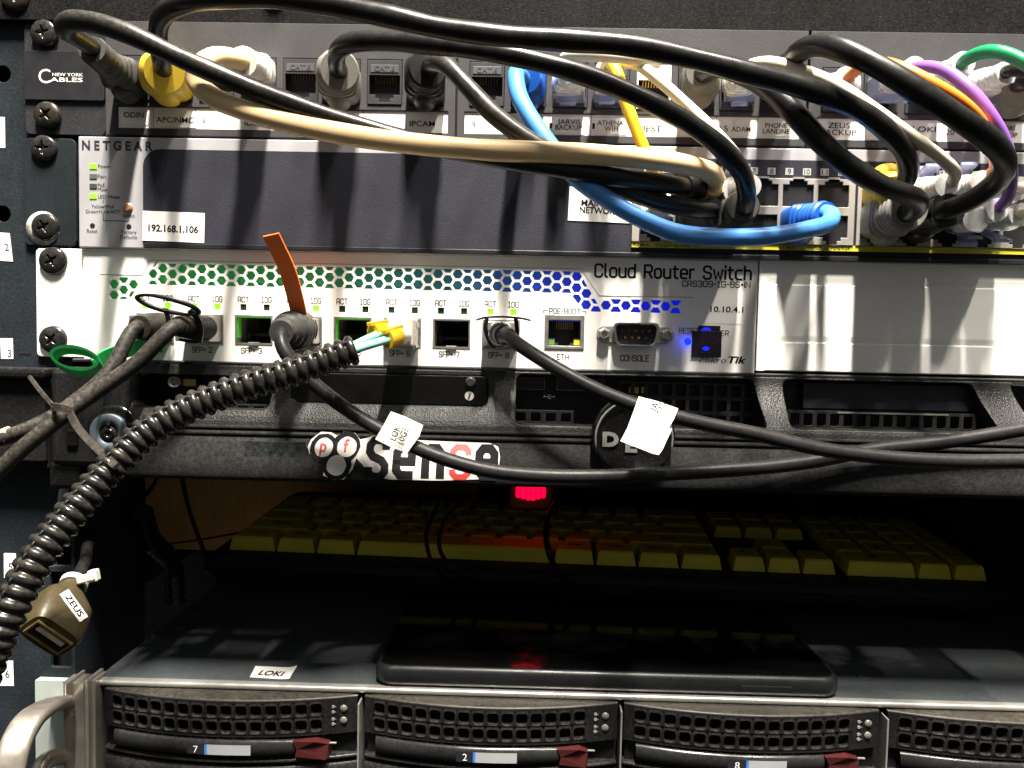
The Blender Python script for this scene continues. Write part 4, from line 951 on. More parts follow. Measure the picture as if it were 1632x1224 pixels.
# ================================================================== gap behind / background
bd_ = MB().box(at(215, 850, -330).x-60, at(760, 850, -330).x, 330, 334, -300, -150).build('plywood_board', wood); tag(bd_, 'brown plywood board standing far back in the open rack gap at left', 'board')
bw = MB().box(at(-60, 850, -430).x-400, at(1600, 800, -430).x+500, 430, 434, -420, 60).build('back_wall', dark); tag(bw, 'dark wall behind the rack gap', 'wall', kind='structure')
sw = MB().box(458, 461, 3, 429.5, -330, 60).build('side_panel', wallb); tag(sw, 'blue grey side panel at the right end of the rack gap', 'rack panel')
sl = MB().box(-128, -125, 64, 429.5, -330, 60).build('side_panel', dark); tag(sl, 'dark side panel at the left inside of the rack gap', 'rack panel')  # added to close the interior against stray lamp light
hangs = []
for i, (pts, r, mt) in enumerate((([(255, 757, -80), (240, 780, -90), (205, 815, -60), (150, 880, -70)], 1.2, cordk), ([(290, 757, -150), (298, 800, -150), (318, 860, -150), (350, 930, -120)], 1.3, cordk), ([(130, 880, -60), (260, 868, -120), (350, 855, -150), (460, 832, -200)], .7, redwire), ([(225, 815, -40), (240, 860, -60), (275, 900, -80), (280, 960, -80)], 4.5, loomm))):
    P = catmull([at(*p) for p in pts])
    if i == 3: o = MB().tube(P, r, 16, rf=lambda t, k: 4.8+(.5 if k % 2 else -.5)).build('loose_conduit', loomm)
    else: o = MB().tube(P, r, 10).build('loose_cable', mt)
    tag(o, ['thin black cable leaning across the brown board at upper left', 'thin black cable hanging down in front of the brown board', 'thin dark red wire running back through the gap', 'black ribbed conduit hanging at the left inside the gap'][i], 'conduit' if i == 3 else 'cable')
# red glow lamp
rl = thing('red_lamp', 'glowing red light under the black server in the dark gap', 'light', at(845, 790, -110))
mb = MB()
for k in range(6): mb.box(*[at(822+k*8, 790, -110).x+q_ for q_ in (0, 2.65)], 110, 114, at(845, 799-2*abs(k-2.5), -110).z, at(845, 772, -110).z, .9)
mb.build('lamp_window', ledred, rl)
MB().box(at(812, 790, -116).x, at(880, 790, -116).x, 116, 130, at(845, 812, -116).z, at(845, 760, -116).z, 1).build('lamp_housing', M('red_dark_plastic', (.05, .002, .004), .4), rl)
pl = bpy.data.lights.new('red_light', 'POINT'); pl.energy = .0004; pl.color = (1, .02, .05); pl.shadow_soft_size = .008
po = bpy.data.objects.new('red_light', pl); COL.objects.link(po); po.location = (at(845, 790, -100))*S

# ================================================================== bottom server
sv = thing('storage_server', 'steel storage server at the bottom with black drive bays and silver handle', 'server', at(816, 1150, 0))
ZS = -262.4
XS0, XS1 = at(152, 1086, 4).x, 452.
lid = MB().box(XS0, XS1, -2, 500, ZS-1.2, ZS, .2).build('lid', serv_t, sv)
mb = MB(); mb.profile([(-1.9, ZS+.05), (-4.6, ZS), (-5.4, ZS-.5), (-5.4, ZS-2.), (-4.6, ZS-2.4)], XS0, XS1, True); mb.build('front_lip', lipm, sv)
mb = MB()
for u, v in ((590, 1056), (1375, 1079), (1015, 1020)):
    p = atz(u, v, ZS); mb.lathe(Vector((p.x, p.y, ZS)), Vector((0, 0, 1)), [(2.6, -.1), (2.4, .4), (1.6, .5), (1.3, .1), (.1, .1)], 24)
mb.build('dimple', serv_t, sv)
mb = MB(); mb.box(XS0+1, XS1, 0, 2, ZS-60, ZS-3); mb.build('backplane', dark, sv)
# ear and handle
ew = MB(); ew.plate(prr(56, 1084, 118, 1260, 3, 1.), [], -3, 3, .3); ew.build('ear', earw, sv)
mb = MB(); mb.pbox(100, 1088, 153, 1090, 8, 0); mb.pbox(101, 1090, 106, 1260, 14, 0, .4); mb.pbox(106, 1088, 135, 1260, 9, 0, .4); mb.pbox(135, 1084, 141, 1260, 12, 0, .4); mb.pbox(141, 1084, 152, 1260, 9, 0, .4); mb.build('side_channel', M('channel_steel', (.26, .24, .21), .35, metal=.7, var=.15, vscale=90), sv)
mb = MB(); c = at(110, 1138, 9.5); mb.lathe(c, Vector((0, -1, 0)), [(1.8, 0), (1.7, .8), (1., 1.1)], 20); mb.build('rivet', steel, sv)
hp = [at(100, 1122, 4), at(92, 1120, 16), at(72, 1128, 28), at(45, 1150, 40), at(26, 1185, 48), at(15, 1230, 52), at(8, 1300, 52)]
P = catmull(hp, 2.); rings = []
for i, p in enumerate(P):
    T = (P[min(i+1, len(P)-1)]-P[max(i-1, 0)]).normalized(); X = Vector((1, .5, 0)).normalized(); X = (X-T*X.dot(T)).normalized(); Z = X.cross(T)
    rings.append([p+X*(math.copysign(abs(math.cos(a))**.6, math.cos(a))*5.2)+Z*(math.copysign(abs(math.sin(a))**.6, math.sin(a))*2.6) for a in [2*PI*k/20 for k in range(20)]])
MB().loft(rings).build('handle', brush, sv)
hp = [at(105, 1205, 8), at(85, 1208, 20), at(66, 1222, 30), at(55, 1260, 34)]
MB().tube(catmull(hp, 2), 3.4, 16).build('handle', brush, sv)
sticker(sv, 398, 1064, 470, 1082, 0, None) if False else None

# drive carriers
DR = [(158, 566, '7', 313, 1190, 330, 400, 465, 520), (578, 986, '2', 741, 1205, 757, 824, 888, 938), (996, 1408, '8', 1174, 1219, 1192, 1254, 1318, 1376), (1421, 1840, '', 0, 0, 0, 0, 1745, 1800)]
for di, (ua, ub, num_, un, vn, la, lb, ra, rb) in enumerate(DR):
    txt_ = ['drive carrier numbered 7, leftmost in the bottom server', 'drive carrier numbered 2, second from the left in the bottom server', 'drive carrier numbered 8, third from the left in the bottom server', 'rightmost drive carrier, cut off by the right edge'][di]
    dc = thing('drive_carrier', txt_, 'drive bay', at((ua+ub)/2, 1200, 6), 'drive carriers in the bottom server')
    vt = 1101+(ua-158)*.0225
    x0 = at(ua, vt+40, 10).x; x1 = at(ub, vt+40, 10).x; zT = ZS-2.5
    def bul(x, x0=x0, x1=x1): t = (x-x0)/(x1-x0); return 6+8.*(1-(2*t-1)**2)
    K = 40; xsn = [x0+(x1-x0)*k/K for k in range(K+1)]
    # cap
    vs = []; fs = []
    pr = [(4, 0), (-3, .0), (-1.2, -1.4), (0, -3.3), (0, -4.2)]
    for x in xsn:
        b_ = bul(x); vs += [(x, 0, zT), (x, -b_+3.4, zT-.05), (x, -b_+1.2, zT-.3), (x, -b_+.1, zT-.7), (x, -b_+.3, zT-1.2)]
    for k in range(K):
        for i in range(4): fs.append([k*5+i, (k+1)*5+i, (k+1)*5+i+1, k*5+i+1])
    MB().add(vs, fs, True).build('cap', drivec, dc)
    # grille: cells
    zg1 = zT-1.; rows, ch = 2, 6.6; zg0 = zg1-rows*ch-1.4
    m = MB(lambda p: Vector((p.x, p.y-bul(p.x)-.4*0, p.z)))
    nx = 15; xg0 = x0+3.5; xg1 = x1-13.; cwid = (xg1-xg0)/nx
    def quadstrip(xa, xb, za, zb): # flat patch, subdivided in x
        n_ = max(1, int((xb-xa)/3)); 
        for k in range(n_): a, b_ = xa+(xb-xa)*k/n_, xa+(xb-xa)*(k+1)/n_; m.add([(a, 0, za), (b_, 0, za), (b_, 0, zb), (a, 0, zb)], [(0, 1, 2, 3)])
    quadstrip(x0, x1, zg1-.7, zg1); quadstrip(x0, x1, zg0, zg0+.7); quadstrip(x0, xg0, zg0+.7, zg1-.7); quadstrip(xg1, x1, zg0+.7, zg1-.7)
    for i in range(nx):
        for j in range(rows):
            ax0, ax1 = xg0+i*cwid, xg0+(i+1)*cwid; az0 = zg0+.7+j*ch; az1 = az0+ch; w = .62
            inn = rr(ax0+w, ax1-w, az0+.75, az1-.75, 1.3, 3); outr = []
            cxx, czz = (ax0+ax1)/2, (az0+az1)/2
            for p in inn:
                dx, dz = p[0]-cxx, p[1]-czz; k = min((ax1-ax0)/2/max(abs(dx), 1e-6), (az1-az0)/2/max(abs(dz), 1e-6)); outr.append((cxx+dx*k, czz+dz*k))
            n_ = len(inn); 
            inn2 = [(cxx+(p[0]-cxx)*.9, czz+(p[1]-czz)*.9) for p in inn]
            vs = [(p[0], 0, p[1]) for p in outr]+[(p[0], -.25, p[1]) for p in inn]+[(p[0], .5, p[1]) for p in inn2]+[(p[0], 4, p[1]) for p in inn2]
            fs = []
            for r_ in range(3):
                for k in range(n_): fs.append([r_*n_+k, r_*n_+(k+1) % n_, (r_+1)*n_+(k+1) % n_, (r_+1)*n_+k])
            m.add(vs, fs)
    m.build('vent_grille', driveb, dc)
    mb = MB(); mb.box(x0+1, x1-1, -4, -3, zg0-22, zT-2); mb.build('back_shell', holem, dc)
    for k, (dx, dz) in enumerate(((-5.2, -4.2), (-5.2, -9.2))):
        c = Vector((x1+dx, -bul(x1+dx)-.2, zg1+dz)); MB().lathe(c, Vector((0, -1, 0)), [(1.5, 0), (1.5, .3), (1., .6), (.1, .7)], 20).build('indicator', M('indicator_lens', (.12, .12, .11), .15, spec=.8), dc)
    mb = MB()
    for dx, dz in ((-9.3, -3.2), (-9.3, -5.4), (-9.3, -8.4), (-9.3, -10.4)):
        c = Vector((x1+dx, -bul(x1+dx)-.15, zg1+dz)); mb.lathe(c, Vector((0, -1, 0)), [(.7, 0), (.6, .25)], 10); mb.box(c.x-.2, c.x+1.2, c.y-.1, c.y, c.z-.15, c.z+.15)
    mb.build('icon_mark', inkgrey, dc)
    # handle bar
    zh1 = zg0-.9; zh0 = zh1-7.6; vs = []; fs = []; K2 = 30
    xa, xb = x0+5, x1-24
    for k in range(K2+1):
        x = xa+(xb-xa)*k/K2; b_ = bul(x); tt = k/K2; pinch = 1.8*smoothstep((tt-.8)/.2)
        vs += [(x, -b_+5, zh1), (x, -b_+.6, zh1-.1-pinch*.2), (x, -b_-.8, zh1-1.2-pinch*.3), (x, -b_-.8, zh0+1.4+pinch*.2), (x, -b_+.8, zh0+.1+pinch*.2), (x, -b_+5, zh0)]
    for k in range(K2):
        for i in range(5): fs.append([k*6+i, (k+1)*6+i, (k+1)*6+i+1, k*6+i+1])
    MB().add(vs, fs, True).build('latch_handle', M('latch_gloss', (.016, .016, .017), .22, var=.3, dust=.1), dc)
    zc = (zh0+zh1)/2-.1
    if num_:
        for nm, u0, u1, mt, off in (('number_plate', un-14, la-2, M('plate_dark', (.02, .022, .03), .4), .95), ('blue_edge', la-3, la+1, labbl, 1.05), ('blank_label', la, lb, labgr, 1.0)):
            xa_, xb_ = at(u0, 1200, 14).x, at(u1, 1200, 14).x; t = MB(lambda p: Vector((p.x, -bul(p.x)-off+p.y, p.z)))
            for k in range(6): a, b_ = xa_+(xb_-xa_)*k/6, xa_+(xb_-xa_)*(k+1)/6; t.add([(a, 0, zc-2.1), (b_, 0, zc-2.1), (b_, 0, zc+2.1), (a, 0, zc+2.1)], [(0, 1, 2, 3)])
            o = t.build(nm, mt, dc)
            if nm == 'number_plate':
                xn = at(un, vn, 14).x; MB().text(num_, Vector((xn, -bul(xn)-1.1, zc)), 2.9, bold=.0).build('numeral', inkw, o)
    # red release
    ra, rb = (ra, rb) if ra else (ub-100, ub-48); xr0, xr1 = at(ra, 1195, 14).x, at(rb, 1195, 14).x; b_ = bul(xr0)
    mb = MB(); vs = [(xr0, -b_-1.5, zh1-.6), (xr0+9, -b_-1.8, zh1-.2), (xr1, -b_+1., zh1-2.4), (xr1, -b_+1., zh0-.6), (xr1-1, -b_, zh0-1.), (xr0+1, -b_-1.2, zh0+.6), (xr0+1.6, -b_-1.2, zc)]
    n_ = len(vs); vs2 = [(x, 0, z) for x, _, z in vs]; mb.add(vs+vs2, [list(range(n_)), list(range(2*n_-1, n_-1, -1))]+[[i, (i+1) % n_, n_+(i+1) % n_, n_+i] for i in range(n_)])
    mb.build('release_tab', redlat, dc)
    mb = MB(); mb.box(xr1, xr1+3, -b_+2, -b_+2.8, zc+1, zc+1.7, .2); mb.build('pin', lipm, dc)
    # lower frame lines and next carrier's cap
    m = MB(); 
    vs = []; fs = []
    for x in xsn: b2 = bul(x); vs += [(x, 0, zh0-.9), (x, -b2+1, zh0-1.1), (x, -b2, zh0-1.9), (x, -b2+.6, zh0-2.6), (x, 0, zh0-2.7)]
    for k in range(K):
        for i in range(4): fs.append([k*5+i, (k+1)*5+i, (k+1)*5+i+1, k*5+i+1])
    m.add(vs, fs, True).build('lower_rim', driveb, dc)
    vs = []; fs = []
    for x in xsn: b2 = bul(x); vs += [(x, 0, zh0-3.6), (x, -b2+2., zh0-3.8), (x, -b2+.4, zh0-5.2), (x, -b2+.0, zh0-9), (x, -b2, zh0-20)]
    m = MB(); m.add(vs, [[k*5+i, (k+1)*5+i, (k+1)*5+i+1, k*5+i+1] for k in range(K) for i in range(4)], True)
    lo = thing('drive_carrier', ['top edge of the black drive carrier below carrier 7', 'top edge of the black drive carrier below carrier 2', 'top edge of the black drive carrier below carrier 8', 'top edge of the black drive carrier below the rightmost carrier'][di], 'drive bay', (x0, 0, zh0-10), 'drive carriers in the lower row')
    m.build('cap', driveb, lo)
for u in (571.5, 989.5, 1413): x = at(u, 1170, 9).x; MB().box(x-.35, x+.35, -10, 0, ZS-70, ZS-4.8, .1).build('bay_divider', lipm, sv)
p = atz(433, 1072, ZS)
lk_ = thing('paper_label', 'small white paper label on the server lid left of the tablet', 'label', (p.x, p.y, ZS))
p0, p1, p2, p3 = [atz(*q, ZS) for q in ((398, 1080), (461, 1084), (474, 1065), (407, 1062))]
vs = []
for j in range(2):
    for i in range(7):
        t = i/6; a = p0.lerp(p1, t) if j == 0 else p3.lerp(p2, t); vs.append((a.x, a.y, ZS+.2+1.1*max(0, t-.75)**2*16*(.4+.6*j)))
mb = MB(); mb.add(vs, [[i, i+1, 8+i, 7+i] for i in range(6)], True); mb.build('paper', paper, lk_)
a = (p1-p0).normalized(); z_ = Vector((-a.y, a.x, 0)); c = atz(433, 1073, ZS+.35); MB().text('LOKI', c, 4.6, a, z_, width=10.5, bold=.02).build('lettering', ink, lk_)

# ================================================================== tablet
tb = thing('tablet', 'black tablet lying face up on the steel server lid', 'tablet', (atz(967, 1095, ZS).x, 40, ZS))
xa, xb = atz(600, 1112, ZS+4.5).x, atz(1336, 1118, ZS+4.5).x; xa, xb = at(597, 1075, 1).x, at(1338, 1095, 1).x
pts = rr(xa, xb, -4.5, 112, 7, 6); n_ = len(pts); rings = []
for z, ins in ((ZS+.4, 2.2), (ZS+1.2, .7), (ZS+3, 0), (ZS+6.6, 0), (ZS+8.3, .7), (ZS+8.8, 1.6)):
    cx, cy = (xa+xb)/2, 54; kx, ky = 1-ins/((xb-xa)/2), 1-ins/58; rings.append([Vector((cx+(p[0]-cx)*kx, cy+(p[1]-cy)*ky, z)) for p in pts])
MB().loft(rings).build('case', tabbody, tb)
mb = MB(); P = rr(xa+2.2, xb-2.2, -2.3, 110, 5, 6); mb.add([(p[0], p[1], ZS+9.) for p in P]+[(p[0], p[1], ZS+8.7) for p in P], [list(range(len(P)))]+[[i, (i+1) % len(P), len(P)+(i+1) % len(P), len(P)+i] for i in range(len(P))]); mb.build('screen', tabscr, tb)
x = at(1180, 1100, 4.6).x; mb = MB(); mb.box(x, x+21, -4.95, -4.3, ZS+3.4, ZS+5.2, .3); mb.build('side_button', tabbody, tb)
x = at(1068, 1090, 4.6).x; mb = MB(); mb.box(x, x+.25, -4.6, -4.3, ZS+2, ZS+8); mb.build('seam', holem, tb)

# ================================================================== keyboard
kb = thing('keyboard', 'black keyboard with yellow keys in the shadowed gap above the tablet', 'keyboard', (240, 100, ZS))
ang = math.radians(-3.3); kc, ks = math.cos(ang), math.sin(ang); KO = Vector((19, 102, ZS+1)); tilt = math.radians(4.)
def kf(p):   # local keyboard frame: x right, y away, z up
    y, z = p.y*math.cos(tilt)-p.z*math.sin(tilt), p.y*math.sin(tilt)+p.z*math.cos(tilt)
    return KO+Vector((p.x*kc-y*ks, p.x*ks+y*kc, z+8))
mb = MB(kf); W_, Dp = 432, 142
mb.loft([[Vector((x+ (6 if False else 0), y, z)) for x, y in rr(0+i_, W_-i_, -4+i_*.7, Dp-i_*.7, 9, 4)] for z, i_ in ((2, 3), (5, .5), (8, 0), (12, 1), (14.5, 5))]); mb.build('case', kbase, kb)
mb = MB(kf); mb.profile([(0, 9.3), (-5.2, 9.), (-5.2, 8.4), (0, 8.)], 6, W_-6); mb.build('case_seam', glossk, kb)
U_ = 19.05; x00 = 11
rowsL = [
 (0, [('Ctrl', 1.5), ('Win', 1.25), ('Alt', 1.25), ('', 6.0), ('Alt', 1.25), ('Win', 1.25), ('Menu', 1.25), ('Ctrl', 1.25)]),
 (1, [('Shift', 2.25)]+[(c_, 1) for c_ in 'ZXCVBNM,./']+[('Shift', 2.75)]),
 (2, [('Caps', 1.75)]+[(c_, 1) for c_ in "ASDFGHJKL;'"]+[('Enter', 2.25)]),
 (3, [('Tab', 1.5)]+[(c_, 1) for c_ in 'QWERTYUIOP[]']+[('\\', 1.5)]),
 (4, [(c_, 1) for c_ in '`1234567890-=']+[('Back', 2)]),
]
keys = []
for r_, row in rowsL:
    x = 0
    for s_, w in row: keys.append((x, r_, w, 1, s_)); x += w
for s_, x, r_ in (('<', 15.25, 0), ('v', 16.25, 0), ('>', 17.25, 0), ('^', 16.25, 1), ('Del', 15.25, 3), ('End', 16.25, 3), ('PgDn', 17.25, 3), ('Ins', 15.25, 4), ('Home', 16.25, 4), ('PgUp', 17.25, 4)): keys.append((x, r_, 1, 1, s_))
for s_, x, r_, w, h in (('0', 18.5, 0, 2, 1), ('.', 20.5, 0, 1, 1), ('Ent', 21.5, 0, .97, 2), ('1', 18.5, 1, 1, 1), ('2', 19.5, 1, 1, 1), ('3', 20.5, 1, 1, 1), ('4', 18.5, 2, 1, 1), ('5', 19.5, 2, 1, 1), ('6', 20.5, 2, 1, 1), ('+', 21.5, 2, .97, 2), ('7', 18.5, 3, 1, 1), ('8', 19.5, 3, 1, 1), ('9', 20.5, 3, 1, 1), ('Num', 18.5, 4, 1, 1), ('/', 19.5, 4, 1, 1), ('*', 20.5, 4, 1, 1), ('-', 21.5, 4, .97, 1)): keys.append((x, r_, w, h, s_))
KS = 18.3
for x, r_, w, h, s_ in keys[:100]:
    X0_, X1_ = x00+x*KS+.5, x00+(x+w)*KS-.5; Y0_, Y1_ = 10+r_*19.+.5, 10+(r_+h)*19.-.5; z0_ = 13.5; hz_ = 8.5-.35*r_
    def ring(i_, f_, z): return [Vector((X0_+i_, Y0_+f_, z)), Vector((X1_-i_, Y0_+f_, z)), Vector((X1_-i_, Y1_-i_*.6, z)), Vector((X0_+i_, Y1_-i_*.6, z))]
    mb = MB(kf); mb.loft([ring(0, 0, z0_), ring(1.6, 1.6, z0_+hz_-.8), ring(2.2, 2.4, z0_+hz_)], smooth=False)
    k_ = mb.build('key', keyy, kb)
    if s_:
        mb = MB(kf); mb.text(s_, Vector(((X0_+X1_)/2-(.0 if len(s_) > 1 else 1.5), (Y0_+Y1_)/2+1.5, z0_+hz_)), 3.6 if len(s_) > 1 else 5., Vector((1, 0, 0)), Vector((0, 1, 0)), width=min(10, 3.*len(s_)) if len(s_) > 1 else None, bold=.02)
        mb.build('legend', ink, k_)
for i, pts in enumerate(([(700, 800, -90), (680, 850, -75), (690, 900, -60), (730, 935, -80)], [(760, 790, -110), (715, 820, -90), (700, 870, -70), (720, 905, -55), (770, 930, -90)], [(888, 795, -85), (872, 830, -75), (874, 880, -58), (905, 925, -80), (930, 935, -95)])):
    o = MB().tube(catmull([at(*p) for p in pts]), 1.1 if i < 2 else 1.4, 10).build('thin_wire', cordk)
    tag(o, ['thin black wire looping over the space bar, left of the pair', 'thin black wire looping over the space bar, right of the pair', 'thin black wire hanging under the red light in front of the keys'][i], 'wire')

# ================================================================== patch cords
def cord(label, pts, r, mat, ends, cat='network cable', wav=.035, group='patch cords'):
    o = thing('patch_cable', label, cat, at(*ends[0][1]) if ends else at(*pts[0]), group)
    cm = cord_mesh(pts, r, wav); cm.build('cord', mat, o)
    for e_ in ends:
        kind = e_[0]
        if kind == 'boot': boot(o, e_[1], e_[2], e_[3], **(e_[4] if len(e_) > 4 else {}))
        else: clear_plug(o, e_[1], e_[2], **(e_[4] if len(e_) > 4 else {}))
    return o
# A long black cord from the first jack
cord('black cord from the first jack arching over the yellow boot along the beige cord', [(150, 78, 36), (124, 60, 48), (104, 46, 57), (112, 34, 62), (150, 36, 64), (205, 54, 64), (300, 98, 62), (400, 140, 59), (500, 178, 56), (620, 215, 54), (760, 246, 52), (900, 270, 50), (1010, 286, 45), (1080, 296, 34), (1100, 300, 20)], 3.3, cordk2,
     [('boot', (212, 133, 4), (146, 78, 38), bootdk, dict(w=13.5, h=12, tr=4.2, ribs=7, hump=-1, bend=.3)), ('boot', (1103, 303, 7), (1085, 297, 28), bootk, dict(hump=0, w=11, h=9))])
# B beige
cord('thick beige cord sagging across the silver switch from the white boot', [(395, 100, 26), (372, 94, 33), (345, 91, 40), (322, 102, 46), (312, 124, 50), (335, 152, 54), (390, 176, 56), (480, 200, 57), (600, 222, 57), (760, 238, 56), (900, 244, 54), (1020, 252, 50), (1090, 262, 44), (1130, 274, 34), (1140, 288, 22), (1130, 300, 14)], 3.5, cordbe,
     [('boot', (414, 118, 4), (386, 98, 30), bootwh, dict(w=13, h=12, tr=4.6, ribs=6, hump=-1, bend=.2)), ('boot', (1122, 304, 7), (1138, 291, 20), cordbe, dict(hump=0, w=11, h=9, ribs=0))], wav=.02)
# C topmost black, from the yellow booted jack
cord('topmost thick black cord running along the upper panel down to the yellow boot', [(262, 120, 20), (256, 90, 34), (252, 50, 44), (262, 22, 52), (300, 4, 60), (400, -4, 66), (500, 4, 70), (600, 22, 72), (700, 44, 73), (800, 57, 74), (900, 64, 74), (1000, 72, 74), (1100, 92, 74), (1200, 118, 73), (1300, 146, 70), (1370, 176, 66), (1420, 215, 60), (1446, 255, 50), (1442, 290, 36), (1420, 306, 26)], 3.35, cordk,
     [('boot', (276, 132, 4), (262, 115, 26), bootye, dict(w=17, h=15, tr=6.8, ribs=0, hump=-1, bend=.6)), ('boot', (1400, 306, 7), (1425, 306, 27), bootye, dict(w=13.5, h=13, ribs=0, hump=1, tr=5.5))])
# E from grey boot jack 6
cord('black cord bent over a grey boot, curving down into the silver switch', [(540, 112, 28), (536, 98, 38), (540, 80, 46), (560, 68, 52), (620, 66, 58), (700, 72, 62), (790, 84, 64), (880, 104, 65), (960, 130, 65), (1040, 165, 64), (1100, 198, 62), (1150, 236, 58), (1182, 275, 50), (1190, 310, 42), (1186, 335, 32)], 3.25, cordk,
     [('boot', (546, 137, 4), (541, 112, 29), bootgy, dict(w=15, h=15.5, tr=6.2, ribs=5, hump=-1, bend=.6)), ('boot', (1159, 352, 7), (1184, 328, 34), bootdk, dict(w=12.5, h=12, tr=5, ribs=6, hump=-1))])
# F from black plug jack 8
cord('black cord dropping from the black boot and passing under the beige cord', [(683, 112, 24), (690, 100, 36), (712, 105, 43), (745, 138, 47), (790, 185, 49), (850, 228, 49), (920, 268, 46), (990, 300, 42), (1050, 322, 38), (1100, 332, 32), (1135, 336, 24)], 3.2, cordk2,
     [('boot', (680, 138, 4), (682, 108, 28), bootk, dict(w=15, h=15.5, tr=6, ribs=5, hump=-1)), ('boot', (1103, 352, 7), (1140, 338, 26), bootdk, dict(w=12.5, h=11, tr=4.6, ribs=0, hump=0))])
# G blue
cord('bright blue cord looping from the patch panel to the blue boot in the switch', [(836, 132, 16), (826, 116, 26), (822, 122, 34), (828, 155, 40), (850, 195, 44), (886, 245, 46), (920, 285, 46), (960, 313, 47), (1014, 345, 48), (1080, 372, 48), (1150, 378, 48), (1220, 377, 46), (1285, 366, 42), (1320, 356, 36), (1324, 342, 30), (1306, 338, 24)], 3.1, cordbl,
     [('boot', (843, 142, 4), (838, 125, 20), bootbl, dict(w=13, h=14, tr=4.8, ribs=5, hump=-1)), ('boot', (1268, 356, 7), (1318, 345, 27), bootbl, dict(w=13, h=12, tr=4.8, ribs=6, hump=-1, bend=.35))], wav=.02)
# D black lower mid
cord('thick black cord dropping from the middle jacks to the large grey boot', [(1120, 118, 24), (1140, 108, 36), (1180, 118, 48), (1225, 142, 58), (1258, 172, 62), (1300, 218, 63), (1350, 262, 62), (1400, 293, 58), (1440, 308, 52), (1462, 320, 45), (1456, 336, 38), (1440, 340, 32)], 3.5, cordk,
     [('boot', (1112, 138, 4), (1118, 112, 26), bootgy, dict(w=14, h=14, tr=5, ribs=5, hump=-1)), ('boot', (1400, 352, 7), (1448, 334, 34), bootgy, dict(w=15, h=15, tr=6., ribs=6, hump=-1, bend=.35))])
# K big right loop
cord('thick black cord making the large loop at the right above the purple cord', [(1240, 118, 20), (1246, 104, 32), (1262, 96, 44), (1278, 80, 56), (1308, 72, 66), (1350, 82, 74), (1410, 112, 80), (1470, 150, 82), (1530, 190, 80), (1580, 226, 74), (1602, 258, 66), (1590, 288, 56), (1550, 318, 46), (1505, 336, 36), (1480, 345, 28)], 3.6, cordk,
     [('boot', (1238, 138, 4), (1242, 112, 24), bootdk, dict(w=13, h=12, tr=4.6, ribs=5, hump=-1)), ('boot', (1456, 352, 7), (1512, 335, 36), bootk, dict(w=13, h=12.5, tr=5.2, ribs=8, hump=-1, bend=.3))])
# yellow
cord('slim yellow cord dropping from a clear plug behind the beige cord', [(965, 108, 26), (972, 98, 34), (984, 118, 38), (998, 165, 40), (1016, 212, 40), (1036, 262, 38), (1054, 305, 26), (1050, 318, 14)], 2.15, cordye,
     [('clear', (905+65, 148, 4), (966, 112, 27), None), ('clear', (1047, 350, 7), (1052, 316, 18), None, dict(hump=-1))], wav=.02)
# cream 1
cord('slim cream cord from the white jack area curving behind the black cord', [(985, 112, 24), (992, 100, 34), (1018, 104, 40), (1055, 132, 44), (1095, 168, 46), (1135, 206, 48), (1172, 246, 46), (1190, 280, 36), (1194, 300, 28)], 2.0, cordcr,
     [('clear', (1215-56, 308, 7), (1196, 296, 30), None, dict(hump=1))], wav=.02)
# cream 2
cord('slim cream cord running to the clear plug over port 17', [(1178, 124, 24), (1192, 106, 36), (1225, 100, 46), (1270, 110, 52), (1330, 134, 56), (1390, 172, 58), (1450, 215, 56), (1500, 252, 50), (1522, 276, 42), (1516, 292, 34)], 2.1, cordcr,
     [('clear', (1178, 146, 4), (1180, 118, 26), None), ('clear', (1456, 310, 7), (1510, 295, 36), None, dict(hump=1))], wav=.03)
# orange, purple, green
cord('slim orange cord curving over the clear plugs at upper right', [(1345, 130, 22), (1372, 108, 36), (1405, 100, 50), (1440, 110, 58), (1490, 135, 62), (1530, 160, 62), (1560, 190, 58), (1575, 225, 48), (1585, 270, 34), (1560, 292, 26)], 2.0, cordor,
     [('clear', (1338, 146, 4), (1348, 124, 26), None), ('clear', (1513, 310, 7), (1566, 290, 32), None, dict(hump=1))], wav=.02)
cord('slim purple cord arching down at right to a clear plug', [(1448, 112, 30), (1470, 106, 38), (1505, 112, 46), (1545, 142, 52), (1578, 182, 54), (1602, 228, 52), (1612, 280, 46), (1604, 318, 38), (1582, 338, 30)], 2.1, cordpu,
     [('clear', (1404, 146, 4), (1458, 108, 30), None), ('clear', (1513, 350, 7), (1590, 334, 34), None)], wav=.02)
cord('green cord leaving a clear plug at the top right corner', [(1528, 106, 28), (1545, 92, 38), (1575, 82, 46), (1610, 88, 52), (1650, 112, 56), (1700, 160, 56)], 2.3, cordgr,
     [('clear', (1471, 144, 4), (1536, 100, 32), None)], wav=.02)
cord('short black cord in the clear plug under the green cord', [(1600, 116, 34), (1620, 112, 42), (1660, 120, 48), (1720, 160, 50)], 2.2, cordk,
     [('clear', (1537, 148, 4), (1608, 114, 36), None)])
cord('grey booted plug at the far right end of the upper jack row', [(1622, 135, 30), (1640, 128, 40), (1690, 150, 44)], 3, cordk, [('boot', (1604, 152, 4), (1624, 134, 32), bootgy, dict(w=14, h=14, tr=5, hump=-1))])
cord('clear plug with short white cord in jack 11', [(902, 118, 26), (900, 92, 34), (930, 88, 40), (990, 92, 44), (1050, 100, 40)], 2., cordcr, [('clear', (909, 148, 4), (903, 114, 28), None)], wav=.02)
